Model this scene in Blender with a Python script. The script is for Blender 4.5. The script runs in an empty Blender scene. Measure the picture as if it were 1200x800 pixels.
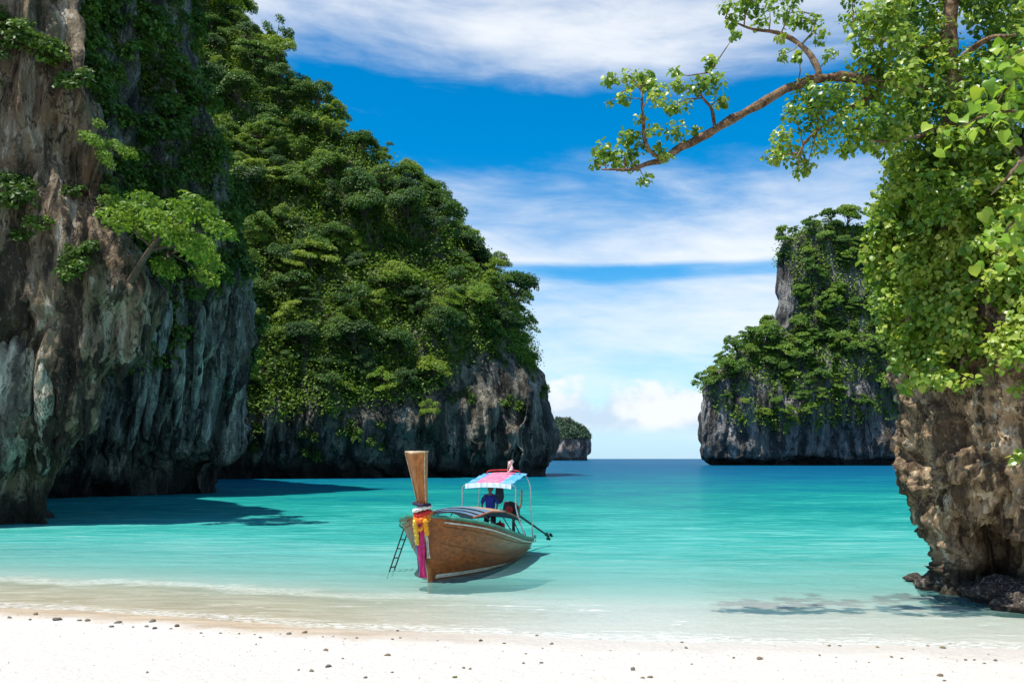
import bpy, bmesh, math, random
import numpy as np
from mathutils import Vector, Matrix, Euler
random.seed(7); rng = np.random.default_rng(7)
R = math.radians
sc = bpy.context.scene
COL = sc.collection
# ------------------------------------------------------------------ camera
CAM_H = 3.2; FPX = 1000.0; HORIZON = 537.0
PITCH = math.atan((HORIZON-400)/FPX)
cam = bpy.data.cameras.new('camera'); camo = bpy.data.objects.new('camera', cam); COL.objects.link(camo)
cam.sensor_width = 36; cam.lens = 36*FPX/1200; cam.clip_end = 30000; cam.clip_start = 0.1
camo.location = (0,0,CAM_H); camo.rotation_euler = (R(90)+PITCH,0,0); sc.camera = camo
sc.view_settings.view_transform = 'Standard'; sc.view_settings.look = 'None'
sc.view_settings.exposure = 0.82; sc.view_settings.gamma = 1.0; sc.view_settings.use_curve_mapping = False
try:
    sc.cycles.max_bounces = 8; sc.cycles.transparent_max_bounces = 12; sc.cycles.diffuse_bounces = 3
    sc.cycles.glossy_bounces = 3; sc.cycles.transmission_bounces = 4
    sc.cycles.use_denoising = True; sc.cycles.caustics_reflective = False; sc.cycles.caustics_refractive = False
    sc.cycles.sample_clamp_indirect = 6
except Exception: pass
# ------------------------------------------------------------------ node helpers
class NT:
    def __init__(s, nt): s.nt = nt; nt.nodes.clear()
    def n(s, t, ins=None, **props):
        nd = s.nt.nodes.new(t)
        for k, v in props.items(): setattr(nd, k, v)
        for k, v in (ins or {}).items():
            sk = nd.inputs[k]
            if isinstance(v, bpy.types.NodeSocket): s.nt.links.new(v, sk)
            elif isinstance(v, bpy.types.Node): s.nt.links.new(v.outputs[0], sk)
            else: sk.default_value = v
        return nd
    def m(s, op, a, b=0.0, c=0.0, clamp=False):
        return s.n('ShaderNodeMath', {0:a, 1:b, 2:c}, operation=op, use_clamp=clamp).outputs[0]
    def mix(s, f, a, b, bt='MIX'):
        nd = s.n('ShaderNodeMix', {0:f}, data_type='RGBA', blend_type=bt, clamp_factor=True)
        for k, v in ((6,a),(7,b)):
            if isinstance(v, bpy.types.NodeSocket): s.nt.links.new(v, nd.inputs[k])
            else: nd.inputs[k].default_value = (*v,1) if len(v)==3 else v
        return nd.outputs[2]
    def ramp(s, f, stops, interp='LINEAR'):
        nd = s.n('ShaderNodeValToRGB', {0:f}); cr = nd.color_ramp; cr.interpolation = interp
        while len(cr.elements) < len(stops): cr.elements.new(0.5)
        for e, (p, c) in zip(cr.elements, stops):
            e.position = p; e.color = (c,c,c,1) if isinstance(c,(int,float)) else (*c,1)
        return nd.outputs[0]
    def rng(s, v, a, b, c=0.0, d=1.0, smooth=True):
        return s.n('ShaderNodeMapRange', {0:v,1:a,2:b,3:c,4:d}, interpolation_type='SMOOTHSTEP' if smooth else 'LINEAR').outputs[0]
    def noise(s, vec, scale, detail=4, rough=0.55, dist=0.0):
        return s.n('ShaderNodeTexNoise', {'Vector':vec,'Scale':scale,'Detail':detail,'Roughness':rough,'Distortion':dist}).outputs[0]
    def mapv(s, vec, scale=(1,1,1), loc=(0,0,0)):
        return s.n('ShaderNodeMapping', {'Vector':vec,'Scale':scale,'Location':loc}).outputs[0]
# ------------------------------------------------------------------ sun and sky
SUN_EL = R(69); SUN_AZ = math.atan2(-0.78,-0.62)        # azimuth from +Y towards +X: from the left, a little behind the camera
to_sun = Vector((math.sin(SUN_AZ)*math.cos(SUN_EL), math.cos(SUN_AZ)*math.cos(SUN_EL), math.sin(SUN_EL)))
sl = bpy.data.lights.new('sun','SUN'); sl.energy = 4.0; sl.angle = R(0.55); sl.color = (1.0,0.95,0.86)
slo = bpy.data.objects.new('sun', sl); COL.objects.link(slo); slo.rotation_euler = (-to_sun).to_track_quat('-Z','Y').to_euler()
W = bpy.data.worlds.new('World'); sc.world = W; W.use_nodes = True
def build_world():
    t = NT(W.node_tree)
    sky = t.n('ShaderNodeTexSky', sky_type='NISHITA', sun_disc=False, sun_elevation=SUN_EL, sun_rotation=SUN_AZ,
              air_density=1.0, dust_density=0.3, ozone_density=3.0, altitude=0)
    g = t.n('ShaderNodeTexCoord').outputs['Generated']
    xyz = t.n('ShaderNodeSeparateXYZ', {0:g})
    el = t.m('MULTIPLY', t.m('ARCSINE', xyz.outputs[2]), 180/math.pi)
    az = t.m('MULTIPLY', t.m('ARCTAN2', xyz.outputs[0], xyz.outputs[1]), 180/math.pi)
    sat = t.n('ShaderNodeHueSaturation', {'Hue':0.494,'Saturation':1.52,'Value':1.12,'Color':sky.outputs[0]}).outputs[0]
    pale = t.rng(el, 0.0, 9.0, 1.0, 0.0)
    base = t.mix(t.m('MULTIPLY',pale,0.72), sat, (2.6,5.0,7.2))
    # high thin cloud: coverage drifts with elevation, soft wisps from stretched noise
    v = t.n('ShaderNodeCombineXYZ', {0:t.m('MULTIPLY',az,0.045), 1:t.m('ADD', t.m('MULTIPLY',el,0.10), t.m('MULTIPLY',az,0.008)), 2:0.0}).outputs[0]
    low = t.noise(t.mapv(v,(0.8,0.9,1),(3.1,1.7,0)), 1.0, 2, 0.5)
    eld = t.m('ADD', el, t.m('MULTIPLY', t.m('SUBTRACT', low, 0.5), 3.0))
    q = t.m('DIVIDE', eld, 60.0, clamp=True)
    cov = t.ramp(q, [(0.0,0.30),(0.02,0.34),(0.06,0.60),(0.12,0.74),(0.175,0.72),(0.192,0.66),(0.200,0.40),(0.210,0.42),(0.218,0.80),(0.245,0.70),(0.30,0.56),
                     (0.325,0.42),(0.35,0.26),(0.39,0.26),(0.42,0.60),(0.47,0.84),(0.52,0.66),(0.62,0.34),(0.8,0.45),(1.0,0.40)])
    wisp = t.noise(t.mapv(v,(1.0,1.7,1),(0.4,0.2,0)), 1.2, 7, 0.58, 0.35)
    wisp2 = t.noise(t.mapv(v,(1.8,3.6,1),(2.4,1.2,0)), 1.7, 7, 0.6, 0.5)
    wsp = t.m('ADD', t.m('MULTIPLY', wisp, 0.72), t.m('MULTIPLY', wisp2, 0.28))
    dens = t.rng(t.m('ADD', wsp, t.m('MULTIPLY', t.m('SUBTRACT', cov, 0.5), 0.85)), 0.36, 0.92, 0.0, 0.92)
    c1 = t.mix(dens, base, (6.5,6.7,6.9))
    # cumulus bank low over the horizon
    v2 = t.n('ShaderNodeCombineXYZ', {0:t.m('MULTIPLY',az,0.10), 1:t.m('MULTIPLY',el,0.15), 2:0.0}).outputs[0]
    cn = t.noise(t.mapv(v2,(1,1,1),(5.35,2.0,0)), 2.6, 7, 0.55, 0.15)
    top = t.noise(t.n('ShaderNodeCombineXYZ',{0:t.m('MULTIPLY',az,0.30),1:0.0,2:4.0}).outputs[0], 1.0, 3, 0.5)
    prof = t.m('SUBTRACT', t.m('ADD', t.m('MULTIPLY', top, 3.4), 3.5), el)      # top height varies along the bank
    cm = t.rng(t.m('ADD', t.m('MULTIPLY', prof, 0.16), t.m('MULTIPLY', t.m('SUBTRACT', cn, 0.5), 1.0)), 0.0, 0.20)
    cm = t.m('MULTIPLY', cm, t.rng(el, 1.3, 2.4))
    shade = t.rng(t.m('ADD', cn, t.m('MULTIPLY', el, 0.035)), 0.45, 0.72)
    ccol = t.mix(shade, (4.0,5.0,6.1), (6.3,6.45,6.6))
    c2 = t.mix(t.m('MULTIPLY', cm, 0.92), c1, ccol)
    bg = t.n('ShaderNodeBackground', {'Color':c2, 'Strength':0.088})
    out = t.n('ShaderNodeOutputWorld', {0:bg})
build_world()
# ------------------------------------------------------------------ photo geometry helpers
CP, SP = math.cos(PITCH), math.sin(PITCH)
def X(px, d, z): return (px-600)/FPX*(d*CP+(z-CAM_H)*SP)
def Z(py, d): return CAM_H + d*math.tan(PITCH+math.atan((400-py)/FPX))
def pix(px, py, d):
    z = Z(py, d); return np.array((X(px,d,z), d, z))
def gnd(px, py): 
    d = CAM_H/math.tan(-(PITCH+math.atan((400-py)/FPX))); return np.array((X(px,d,0), d, 0.0))
# ------------------------------------------------------------------ numpy noise
_perm = rng.permutation(512); _perm = np.concatenate([_perm,_perm,_perm])
_grad = rng.normal(size=(512,3)); _grad /= np.linalg.norm(_grad,axis=1)[:,None]
def perlin(p):
    p = np.asarray(p,float); i = np.floor(p).astype(int); f = p-i; u = f*f*f*(f*(f*6-15)+10); i &= 511
    r = 0
    for dx in (0,1):
        wx = u[:,0] if dx else 1-u[:,0]
        for dy in (0,1):
            wy = u[:,1] if dy else 1-u[:,1]
            for dz in (0,1):
                wz = u[:,2] if dz else 1-u[:,2]
                h = _perm[_perm[_perm[(i[:,0]+dx)&511]+((i[:,1]+dy)&511)]+((i[:,2]+dz)&511)]
                g = _grad[h]; r = r + wx*wy*wz*(g[:,0]*(f[:,0]-dx)+g[:,1]*(f[:,1]-dy)+g[:,2]*(f[:,2]-dz))
    return r*1.5
def fbm(p, oct=4, gain=0.5, ridge=False):
    p = np.asarray(p,float); a = 1; r = 0
    for k in range(oct):
        n = perlin(p+k*17.3)
        r = r + a*((1-2*np.abs(n))*0.5 if ridge else n); p = p*2.03; a *= gain
    return r
def worley(p):
    i = np.floor(p).astype(int); f1 = np.full(len(p),9.0); f2 = np.full(len(p),9.0)
    for dx in (-1,0,1):
        for dy in (-1,0,1):
            for dz in (-1,0,1):
                c = i+(dx,dy,dz); h = _perm[_perm[_perm[c[:,0]&511]+(c[:,1]&511)]+(c[:,2]&511)]
                d = np.linalg.norm(c+0.5+_grad[h]*0.45-p,axis=1)
                f2 = np.where(d<f1,f1,np.minimum(f2,d)); f1 = np.minimum(f1,d)
    return f1, f2
def unit(a): return a/(np.linalg.norm(a,axis=-1,keepdims=True)+1e-9)
# ------------------------------------------------------------------ mesh helpers
def link(o, parent=None):
    COL.objects.link(o)
    if parent: o.parent = parent
    return o
def mesh_np(name, V, F, mat, parent=None, smooth=False, attr=None, attrs=None):
    V = np.asarray(V,np.float32); F = np.asarray(F,np.int32); k = F.shape[1]
    me = bpy.data.meshes.new(name); me.vertices.add(len(V)); me.vertices.foreach_set('co',V.ravel())
    me.loops.add(F.size); me.loops.foreach_set('vertex_index',F.ravel())
    me.polygons.add(len(F)); me.polygons.foreach_set('loop_start',np.arange(0,F.size,k,dtype=np.int32))
    me.polygons.foreach_set('loop_total',np.full(len(F),k,np.int32))
    me.polygons.foreach_set('use_smooth',np.full(len(F),smooth))
    me.update(calc_edges=True)
    al = dict(attrs or {})
    if attr is not None: al['rnd'] = attr
    for nm, v in al.items():
        a = me.attributes.new(nm,'FLOAT','POINT'); a.data.foreach_set('value',np.asarray(v,np.float32))
    if mat: me.materials.append(mat)
    return link(bpy.data.objects.new(name, me), parent)
class MB:
    def __init__(s): s.v = []; s.f = []
    def add(s, vs, fs):
        o = len(s.v); s.v += [tuple(map(float,p)) for p in vs]; s.f += [tuple(o+i for i in f) for f in fs]; return s
    def tube(s, pts, rad, sides=8, cap=True):
        P = [Vector(p) for p in pts]; n = len(P)
        rad = list(rad) if hasattr(rad,'__len__') else [rad]*n
        vs = []; up = None
        for i in range(n):
            t = (P[min(i+1,n-1)]-P[max(i-1,0)]).normalized()
            if up is None: up = t.orthogonal().normalized()
            up = (up - t*up.dot(t)).normalized(); b = t.cross(up)
            for k in range(sides):
                a = 2*math.pi*k/sides; vs.append(P[i]+(up*math.cos(a)+b*math.sin(a))*rad[i])
        fs = [(i*sides+k, i*sides+(k+1)%sides, (i+1)*sides+(k+1)%sides, (i+1)*sides+k) for i in range(n-1) for k in range(sides)]
        if cap: fs += [tuple(range(sides))[::-1], tuple((n-1)*sides+k for k in range(sides))]
        return s.add(vs, fs)
    def box(s, c, size, rot=None, bev=0.0):
        bm = bmesh.new(); bmesh.ops.create_cube(bm, size=1.0)
        for v in bm.verts: v.co = Vector((v.co.x*size[0],v.co.y*size[1],v.co.z*size[2]))
        if bev: bmesh.ops.bevel(bm, geom=bm.edges[:], offset=bev, segments=2, affect='EDGES')
        M = Euler(rot).to_matrix() if rot else Matrix.Identity(3)
        bm.verts.index_update()
        s.add([M@v.co+Vector(c) for v in bm.verts], [tuple(v.index for v in f.verts) for f in bm.faces]); bm.free(); return s
    def lathe(s, prof, c=(0,0,0), sides=16, axis='Z'):
        vs = []
        for r, h in prof:
            for k in range(sides):
                a = 2*math.pi*k/sides; p = (r*math.cos(a), r*math.sin(a), h)
                if axis=='X': p = (p[2],p[0],p[1])
                if axis=='Y': p = (p[0],p[2],p[1])
                vs.append(Vector(p)+Vector(c))
        n = len(prof)
        fs = [(i*sides+k, i*sides+(k+1)%sides, (i+1)*sides+(k+1)%sides, (i+1)*sides+k) for i in range(n-1) for k in range(sides)]
        fs += [tuple(range(sides))[::-1], tuple((n-1)*sides+k for k in range(sides))]
        return s.add(vs, fs)
    def build(s, name, mat, parent=None, smooth=False):
        me = bpy.data.meshes.new(name); me.from_pydata(s.v, [], s.f); me.update()
        bm = bmesh.new(); bm.from_mesh(me); bmesh.ops.recalc_face_normals(bm, faces=bm.faces[:]); bm.to_mesh(me); bm.free()
        if smooth:
            me.polygons.foreach_set('use_smooth',[True]*len(me.polygons))
            try: me.set_sharp_from_angle(angle=R(40))
            except Exception: pass
        if mat: me.materials.append(mat)
        return link(bpy.data.objects.new(name, me), parent)
def spline(pts, n):
    P = np.asarray(pts,float); m = len(P); t = np.linspace(0,m-1,n); i = np.clip(t.astype(int),0,m-2); f = (t-i)[:,None]
    a = P[np.maximum(i-1,0)]; b = P[i]; c = P[i+1]; d = P[np.minimum(i+2,m-1)]
    return 0.5*((2*b)+(-a+c)*f+(2*a-5*b+4*c-d)*f**2+(-a+3*b-3*c+d)*f**3)
def tag(o, label, cat=None, group=None, kind=None):
    if label: o['label'] = label
    if cat: o['category'] = cat
    if group: o['group'] = group
    if kind: o['kind'] = kind
    return o
def empty(name, loc=(0,0,0), rz=0.0):
    o = bpy.data.objects.new(name, None); o.empty_display_size = 0.3; o.location = loc; o.rotation_euler = (0,0,rz); return link(o)
# ------------------------------------------------------------------ materials
def mat(name):
    m = bpy.data.materials.new(name); m.use_nodes = True; return m, NT(m.node_tree)
def simple(name, col, rough=0.6, metal=0.0, var=0.25, scale=6.0, bump=0.15, spec=0.4, stretch=(1,1,1)):
    m, t = mat(name); tc = t.n('ShaderNodeTexCoord').outputs['Object']; tv = t.mapv(tc, stretch)
    n = t.noise(tv, scale, 5, 0.6)
    c = t.mix(t.rng(n,0.3,0.7), tuple(x*(1-var) for x in col), tuple(min(1,x*(1+var)) for x in col))
    b = t.n('ShaderNodeBump', {'Strength':bump,'Distance':0.02,'Height':t.noise(tv, scale*5, 4, 0.6)})
    p = t.n('ShaderNodeBsdfPrincipled', {'Base Color':c,'Roughness':rough,'Metallic':metal,'Normal':b,'Specular IOR Level':spec})
    t.n('ShaderNodeOutputMaterial', {0:p}); return m
def rock_mat(name, dark, mid, light, stain=(0.30,0.15,0.06), s=1.0, moss=0.0, stain_amt=0.5, tide=1.6, bump=0.5, stretch=0.16):
    m, t = mat(name); tc = t.n('ShaderNodeTexCoord').outputs['Object']
    xyz = t.n('ShaderNodeSeparateXYZ', {0:tc})
    wob = t.n('ShaderNodeVectorMath', {0:tc, 1:t.n('ShaderNodeVectorMath', {0:t.n('ShaderNodeTexNoise',{'Vector':tc,'Scale':0.35*s,'Detail':3}).outputs[1], 1:(0.8/s,0.8/s,0.4/s)}, operation='MULTIPLY').outputs[0]}).outputs[0]
    st = t.mapv(wob, (1,1,stretch))
    streak = t.noise(st, 1.1*s, 6, 0.62)
    fine = t.noise(st, 4.5*s, 5, 0.65)
    blot = t.noise(tc, 0.28*s, 5, 0.6)
    c = t.mix(t.rng(streak,0.43,0.53), dark, mid)
    c = t.mix(t.m('MULTIPLY', t.rng(t.m('ADD', t.m('MULTIPLY',streak,0.6), t.m('MULTIPLY',fine,0.4)),0.535,0.60), 0.95), c, light)
    c = t.mix(t.m('MULTIPLY', t.rng(blot,0.52,0.70), stain_amt), c, stain)
    if moss:
        mo = t.noise(t.mapv(tc,(1,1,0.45),(9,2,5)), 0.5*s, 6, 0.65)
        c = t.mix(t.m('MULTIPLY', t.rng(mo,0.50,0.64), moss), c, (0.045,0.075,0.020))
    drip = t.noise(t.mapv(wob,(1,1,0.07),(3,8,1)), 1.9*s, 5, 0.6)
    c = t.mix(t.m('MULTIPLY', t.rng(drip,0.55,0.62), 0.8), c, tuple(x*0.35 for x in dark))
    crust = t.noise(t.mapv(tc,(1,1,0.7),(7,1,2)), 6.5*s, 5, 0.72)
    c = t.mix(t.rng(crust,0.56,0.64,0.0,0.30), c, light)
    tz = t.m('ADD', xyz.outputs[2], t.m('MULTIPLY', t.m('SUBTRACT', t.noise(tc, 0.9*s, 4), 0.5), 1.6*tide))
    c = t.mix(t.m('MULTIPLY', t.rng(tz, tide*1.25, tide*0.55), 0.85), c, (0.016,0.016,0.013))     # algae darkened tidal band
    f2 = t.noise(tc, 9*s, 6, 0.7)
    vo = t.n('ShaderNodeTexVoronoi', {'Vector':t.mapv(wob,(1,1,0.5)),'Scale':2.2*s}, feature='DISTANCE_TO_EDGE').outputs[0]
    h = t.m('ADD', t.m('MULTIPLY', f2, 0.8), t.m('ADD', t.m('MULTIPLY', fine, 0.8), t.m('MULTIPLY', t.rng(vo,0.0,0.12), 0.15)))
    b = t.n('ShaderNodeBump', {'Strength':bump,'Distance':0.9/s,'Height':h})
    pit_shade = t.noise(t.mapv(tc,(1,1,0.6),(4,4,4)), 3.4*s, 6, 0.7)  # dark pit shading painted into the colour where the bump shows weakly
    c = t.mix(t.rng(pit_shade,0.45,0.39,0.0,0.65), c, tuple(x*0.5 for x in dark))
    ck = t.m('ABSOLUTE', t.m('SUBTRACT', t.noise(t.mapv(wob,(1,1,0.32),(2,6,1)), 0.8*s, 5, 0.6), 0.5))
    c = t.mix(t.m('MULTIPLY', t.rng(ck,0.014,0.003), t.rng(blot,0.42,0.52,0.15,0.85)), c, tuple(x*0.3 for x in dark))
    p = t.n('ShaderNodeBsdfPrincipled', {'Base Color':c,'Roughness':0.85,'Specular IOR Level':0.25,'Normal':b})
    t.n('ShaderNodeOutputMaterial', {0:p}); return m
def leaf_mat(name, ramp, trans=0.35, vary=0.5, rough=0.5, spec=0.35):
    m, t = mat(name)
    a = t.n('ShaderNodeAttribute', attribute_name='rnd').outputs['Fac']
    oi = t.n('ShaderNodeObjectInfo').outputs['Random']
    f = t.m('ADD', t.m('MULTIPLY', a, 1-vary), t.m('MULTIPLY', oi, vary))
    c = t.ramp(f, ramp)
    p = t.n('ShaderNodeBsdfPrincipled', {'Base Color':c,'Roughness':rough,'Specular IOR Level':spec})
    tr = t.n('ShaderNodeBsdfTranslucent', {'Color':t.mix(0.55, c, t.mix(1.0, c, (1.5,1.35,0.5), 'MULTIPLY'))})
    mx = t.n('ShaderNodeMixShader', {0:trans, 1:p.outputs[0], 2:tr.outputs[0]})
    t.n('ShaderNodeOutputMaterial', {0:mx}); return m
M_L1 = rock_mat('limestone_brown', (0.075,0.056,0.038), (0.33,0.245,0.155), (0.62,0.55,0.43), s=0.75, moss=0.5, stain_amt=0.55, tide=2.0, bump=0.8)
M_L2 = rock_mat('limestone_green_grey', (0.055,0.062,0.054), (0.22,0.235,0.195), (0.60,0.60,0.48), s=0.5, moss=0.5, stain_amt=0.3, tide=2.6, bump=0.8)
M_H = rock_mat('limestone_hill', (0.050,0.047,0.040), (0.17,0.16,0.13), (0.42,0.37,0.29), s=0.28, moss=0.35, stain_amt=0.12, tide=2.6, bump=0.6)
M_I = rock_mat('limestone_island', (0.062,0.060,0.058), (0.23,0.22,0.21), (0.50,0.48,0.45), s=0.15, moss=0.2, stain_amt=0.18, tide=4.0, bump=0.7)
M_J = rock_mat('limestone_far', (0.12,0.095,0.085), (0.27,0.22,0.19), (0.42,0.36,0.32), s=0.06, stain_amt=0.2, tide=5.0)
M_R = rock_mat('limestone_weathered', (0.12,0.082,0.050), (0.40,0.285,0.17), (0.66,0.56,0.42), stain=(0.24,0.13,0.05), s=1.5, stain_amt=0.6, tide=0.75, bump=0.6, stretch=0.4)
M_F = leaf_mat('jungle_leaf', [(0.0,(0.018,0.050,0.014)),(0.28,(0.040,0.105,0.018)),(0.50,(0.100,0.200,0.024)),(0.75,(0.190,0.290,0.030)),(1.0,(0.310,0.380,0.045))], 0.38, 0.62)
M_FC = leaf_mat('cool_leaf', [(0.0,(0.020,0.058,0.012)),(0.5,(0.060,0.140,0.020)),(1.0,(0.140,0.235,0.030))], 0.30, 0.6)
M_FB = leaf_mat('sunlit_tone_leaf', [(0.0,(0.09,0.19,0.015)),(0.5,(0.17,0.29,0.02)),(1.0,(0.27,0.37,0.04))], 0.42, 0.2)  # fresh yellow green, lightened so the crowns look sunlit
M_FO = leaf_mat('rusty_leaf', [(0.0,(0.13,0.10,0.01)),(0.5,(0.30,0.14,0.01)),(1.0,(0.42,0.20,0.02))], 0.35, 0.1)
M_FD = leaf_mat('shaded_tone_leaf', [(0.0,(0.026,0.060,0.010)),(0.5,(0.070,0.145,0.018)),(1.0,(0.15,0.25,0.030))], 0.35, 0.5)  # darker copy of the leaf green, cliff shade put into its colour
M_FI = leaf_mat('island_leaf', [(0.0,(0.036,0.090,0.016)),(0.45,(0.100,0.210,0.024)),(1.0,(0.26,0.36,0.040))], 0.36, 0.6)
M_FJ = leaf_mat('far_haze_leaf', [(0.0,(0.035,0.075,0.045)),(1.0,(0.08,0.15,0.075))], 0.2, 0.3)  # bluish green: the haze of distance is put into the leaf colour
M_NL = leaf_mat('broad_leaf', [(0.0,(0.040,0.095,0.012)),(0.4,(0.105,0.215,0.020)),(0.75,(0.21,0.33,0.030)),(1.0,(0.36,0.44,0.07))], 0.40, 0.0, 0.36, 0.5)
M_NB = leaf_mat('pale_broad_leaf', [(0.0,(0.12,0.26,0.02)),(0.6,(0.24,0.38,0.03)),(0.95,(0.36,0.46,0.05)),(1.0,(0.52,0.42,0.03))], 0.45, 0.3, 0.34, 0.5)
def bark_mat():
    m, t = mat('bark'); tc = t.n('ShaderNodeTexCoord').outputs['Object']
    a = t.noise(tc, 5, 6, 0.7, 0.6); b_ = t.noise(t.mapv(tc,(1,1,1),(3,3,3)), 1.6, 4, 0.6); f = t.noise(tc, 26, 4, 0.7)
    c = t.mix(t.rng(a,0.40,0.60), (0.075,0.045,0.026), (0.25,0.155,0.085)); c = t.mix(t.rng(b_,0.52,0.62,0,0.6), c, (0.34,0.25,0.17)); c = t.mix(t.rng(f,0.46,0.38,0,0.7), c, (0.03,0.02,0.013))
    b = t.n('ShaderNodeBump', {'Strength':0.9,'Distance':0.05,'Height':t.m('ADD',a,t.m('MULTIPLY',f,0.4))})
    t.n('ShaderNodeOutputMaterial',{0:t.n('ShaderNodeBsdfPrincipled',{'Base Color':c,'Roughness':0.9,'Specular IOR Level':0.2,'Normal':b})}); return m
M_BARK = bark_mat()
M_BARKD = simple('dark_bark', (0.085,0.065,0.045), 0.9, 0, 0.4, 2.0, 0.4, 0.2)
# ------------------------------------------------------------------ beach and water
def shore(x):
    x = np.asarray(x,float)
    return np.interp(x, [-60,-20,-11.4,-7.5,-3.0,0,3.5,6.5,9,14,40],[27,21.2,19.1,18.2,16.7,16.1,15.55,15.25,15.0,14.8,14.5])
def ground_z(x, y):
    x = np.asarray(x,float); y = np.asarray(y,float)
    sh = shore(x); p = np.stack([x*0.35,y*0.35,np.zeros_like(x)],-1).reshape(-1,3)
    sh = sh + 0.28*fbm(p,3).reshape(x.shape)
    t = y-sh
    dry = np.where(t<0, np.minimum(-t*0.03+0.0032*np.minimum(t,0)**2*1.0, 1.25+(-t-14)*0.02), 0)
    dry = np.minimum(dry, np.where(-t>9, 0.03*9+0.0032*81+(-t-9)*0.0876, 1e9))
    dep = np.interp(t, [0,3,5,8,12,20,40,90,140,250,450,900,9000],[0,0.085,0.19,0.42,0.75,1.3,2.6,5.5,9.0,16,26,40,60])
    near = np.exp(-np.abs(t)/25)
    bumpy = 0.018*fbm(np.stack([x*1.3,y*1.3,np.zeros_like(x)],-1).reshape(-1,3),3).reshape(x.shape)*near*np.clip(np.abs(t)/1.5,0,1)
    return np.where(t<0, dry, -dep)+bumpy
def grid_sheet(name, xs, ys, zf, m, attrs=None):
    GX, GY = np.meshgrid(xs, ys); Zv = zf(GX,GY); V = np.stack([GX,GY,Zv],-1).reshape(-1,3)
    nx, ny = len(xs), len(ys); i = np.arange((nx-1)*(ny-1)); r = i//(nx-1); c = i%(nx-1); a = r*nx+c
    F = np.stack([a,a+1,a+nx+1,a+nx],-1)
    at = {k:f(GX,GY).ravel() for k,f in (attrs or {}).items()}
    return mesh_np(name, V, F, m, None, True, attrs=at)
def spaced(near, step, far, growth=1.09):
    r = list(np.arange(0,near,step)); s = step
    while r[-1] < far: s *= growth; r.append(r[-1]+s)
    return np.array(r)
def sand_mat():
    m, t = mat('white_sand'); tc = t.n('ShaderNodeTexCoord').outputs['Object']; xyz = t.n('ShaderNodeSeparateXYZ',{0:tc})
    n1 = t.noise(tc, 0.5, 5, 0.6); n2 = t.noise(tc, 14, 5, 0.65); n3 = t.noise(tc, 160, 3, 0.6)
    dry = t.mix(t.rng(n2,0.35,0.65), (0.50,0.47,0.425), (0.56,0.53,0.49))
    spk = t.rng(t.noise(tc,70,2,0.5), 0.70,0.76); dry = t.mix(t.m('MULTIPLY',spk,0.35), dry, (0.45,0.38,0.30))
    wet = t.mix(t.rng(t.noise(t.mapv(tc,(0.4,2.2,1)),1.5,5,0.6),0.35,0.65), (0.36,0.27,0.17), (0.50,0.40,0.28))
    z = t.m('ADD', xyz.outputs[2], t.m('MULTIPLY', t.m('SUBTRACT', n1, 0.5), 0.02))
    wf = t.rng(z, 0.045, 0.012)
    side = t.rng(xyz.outputs[0], 1.5, -5.0, 0.15, 0.9)                       # brown silt lies on the one end of the beach
    deep = t.rng(z, -0.16, -0.40)
    c = t.mix(t.m('MULTIPLY',wf,side), dry, wet)
    c = t.mix(deep, c, (0.62,0.61,0.55))
    b = t.n('ShaderNodeBump', {'Strength':0.8,'Distance':0.06,'Height':t.m('ADD',t.m('MULTIPLY',t.noise(tc,3.2,4,0.6),1.2),t.m('ADD',t.m('MULTIPLY',n2,0.6),t.m('MULTIPLY',n3,0.15)))})
    p = t.n('ShaderNodeBsdfPrincipled', {'Base Color':c,'Roughness':t.rng(wf,0,1,0.9,0.45),'Specular IOR Level':0.25,'Normal':b})
    t.n('ShaderNodeOutputMaterial',{0:p}); return m
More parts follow.
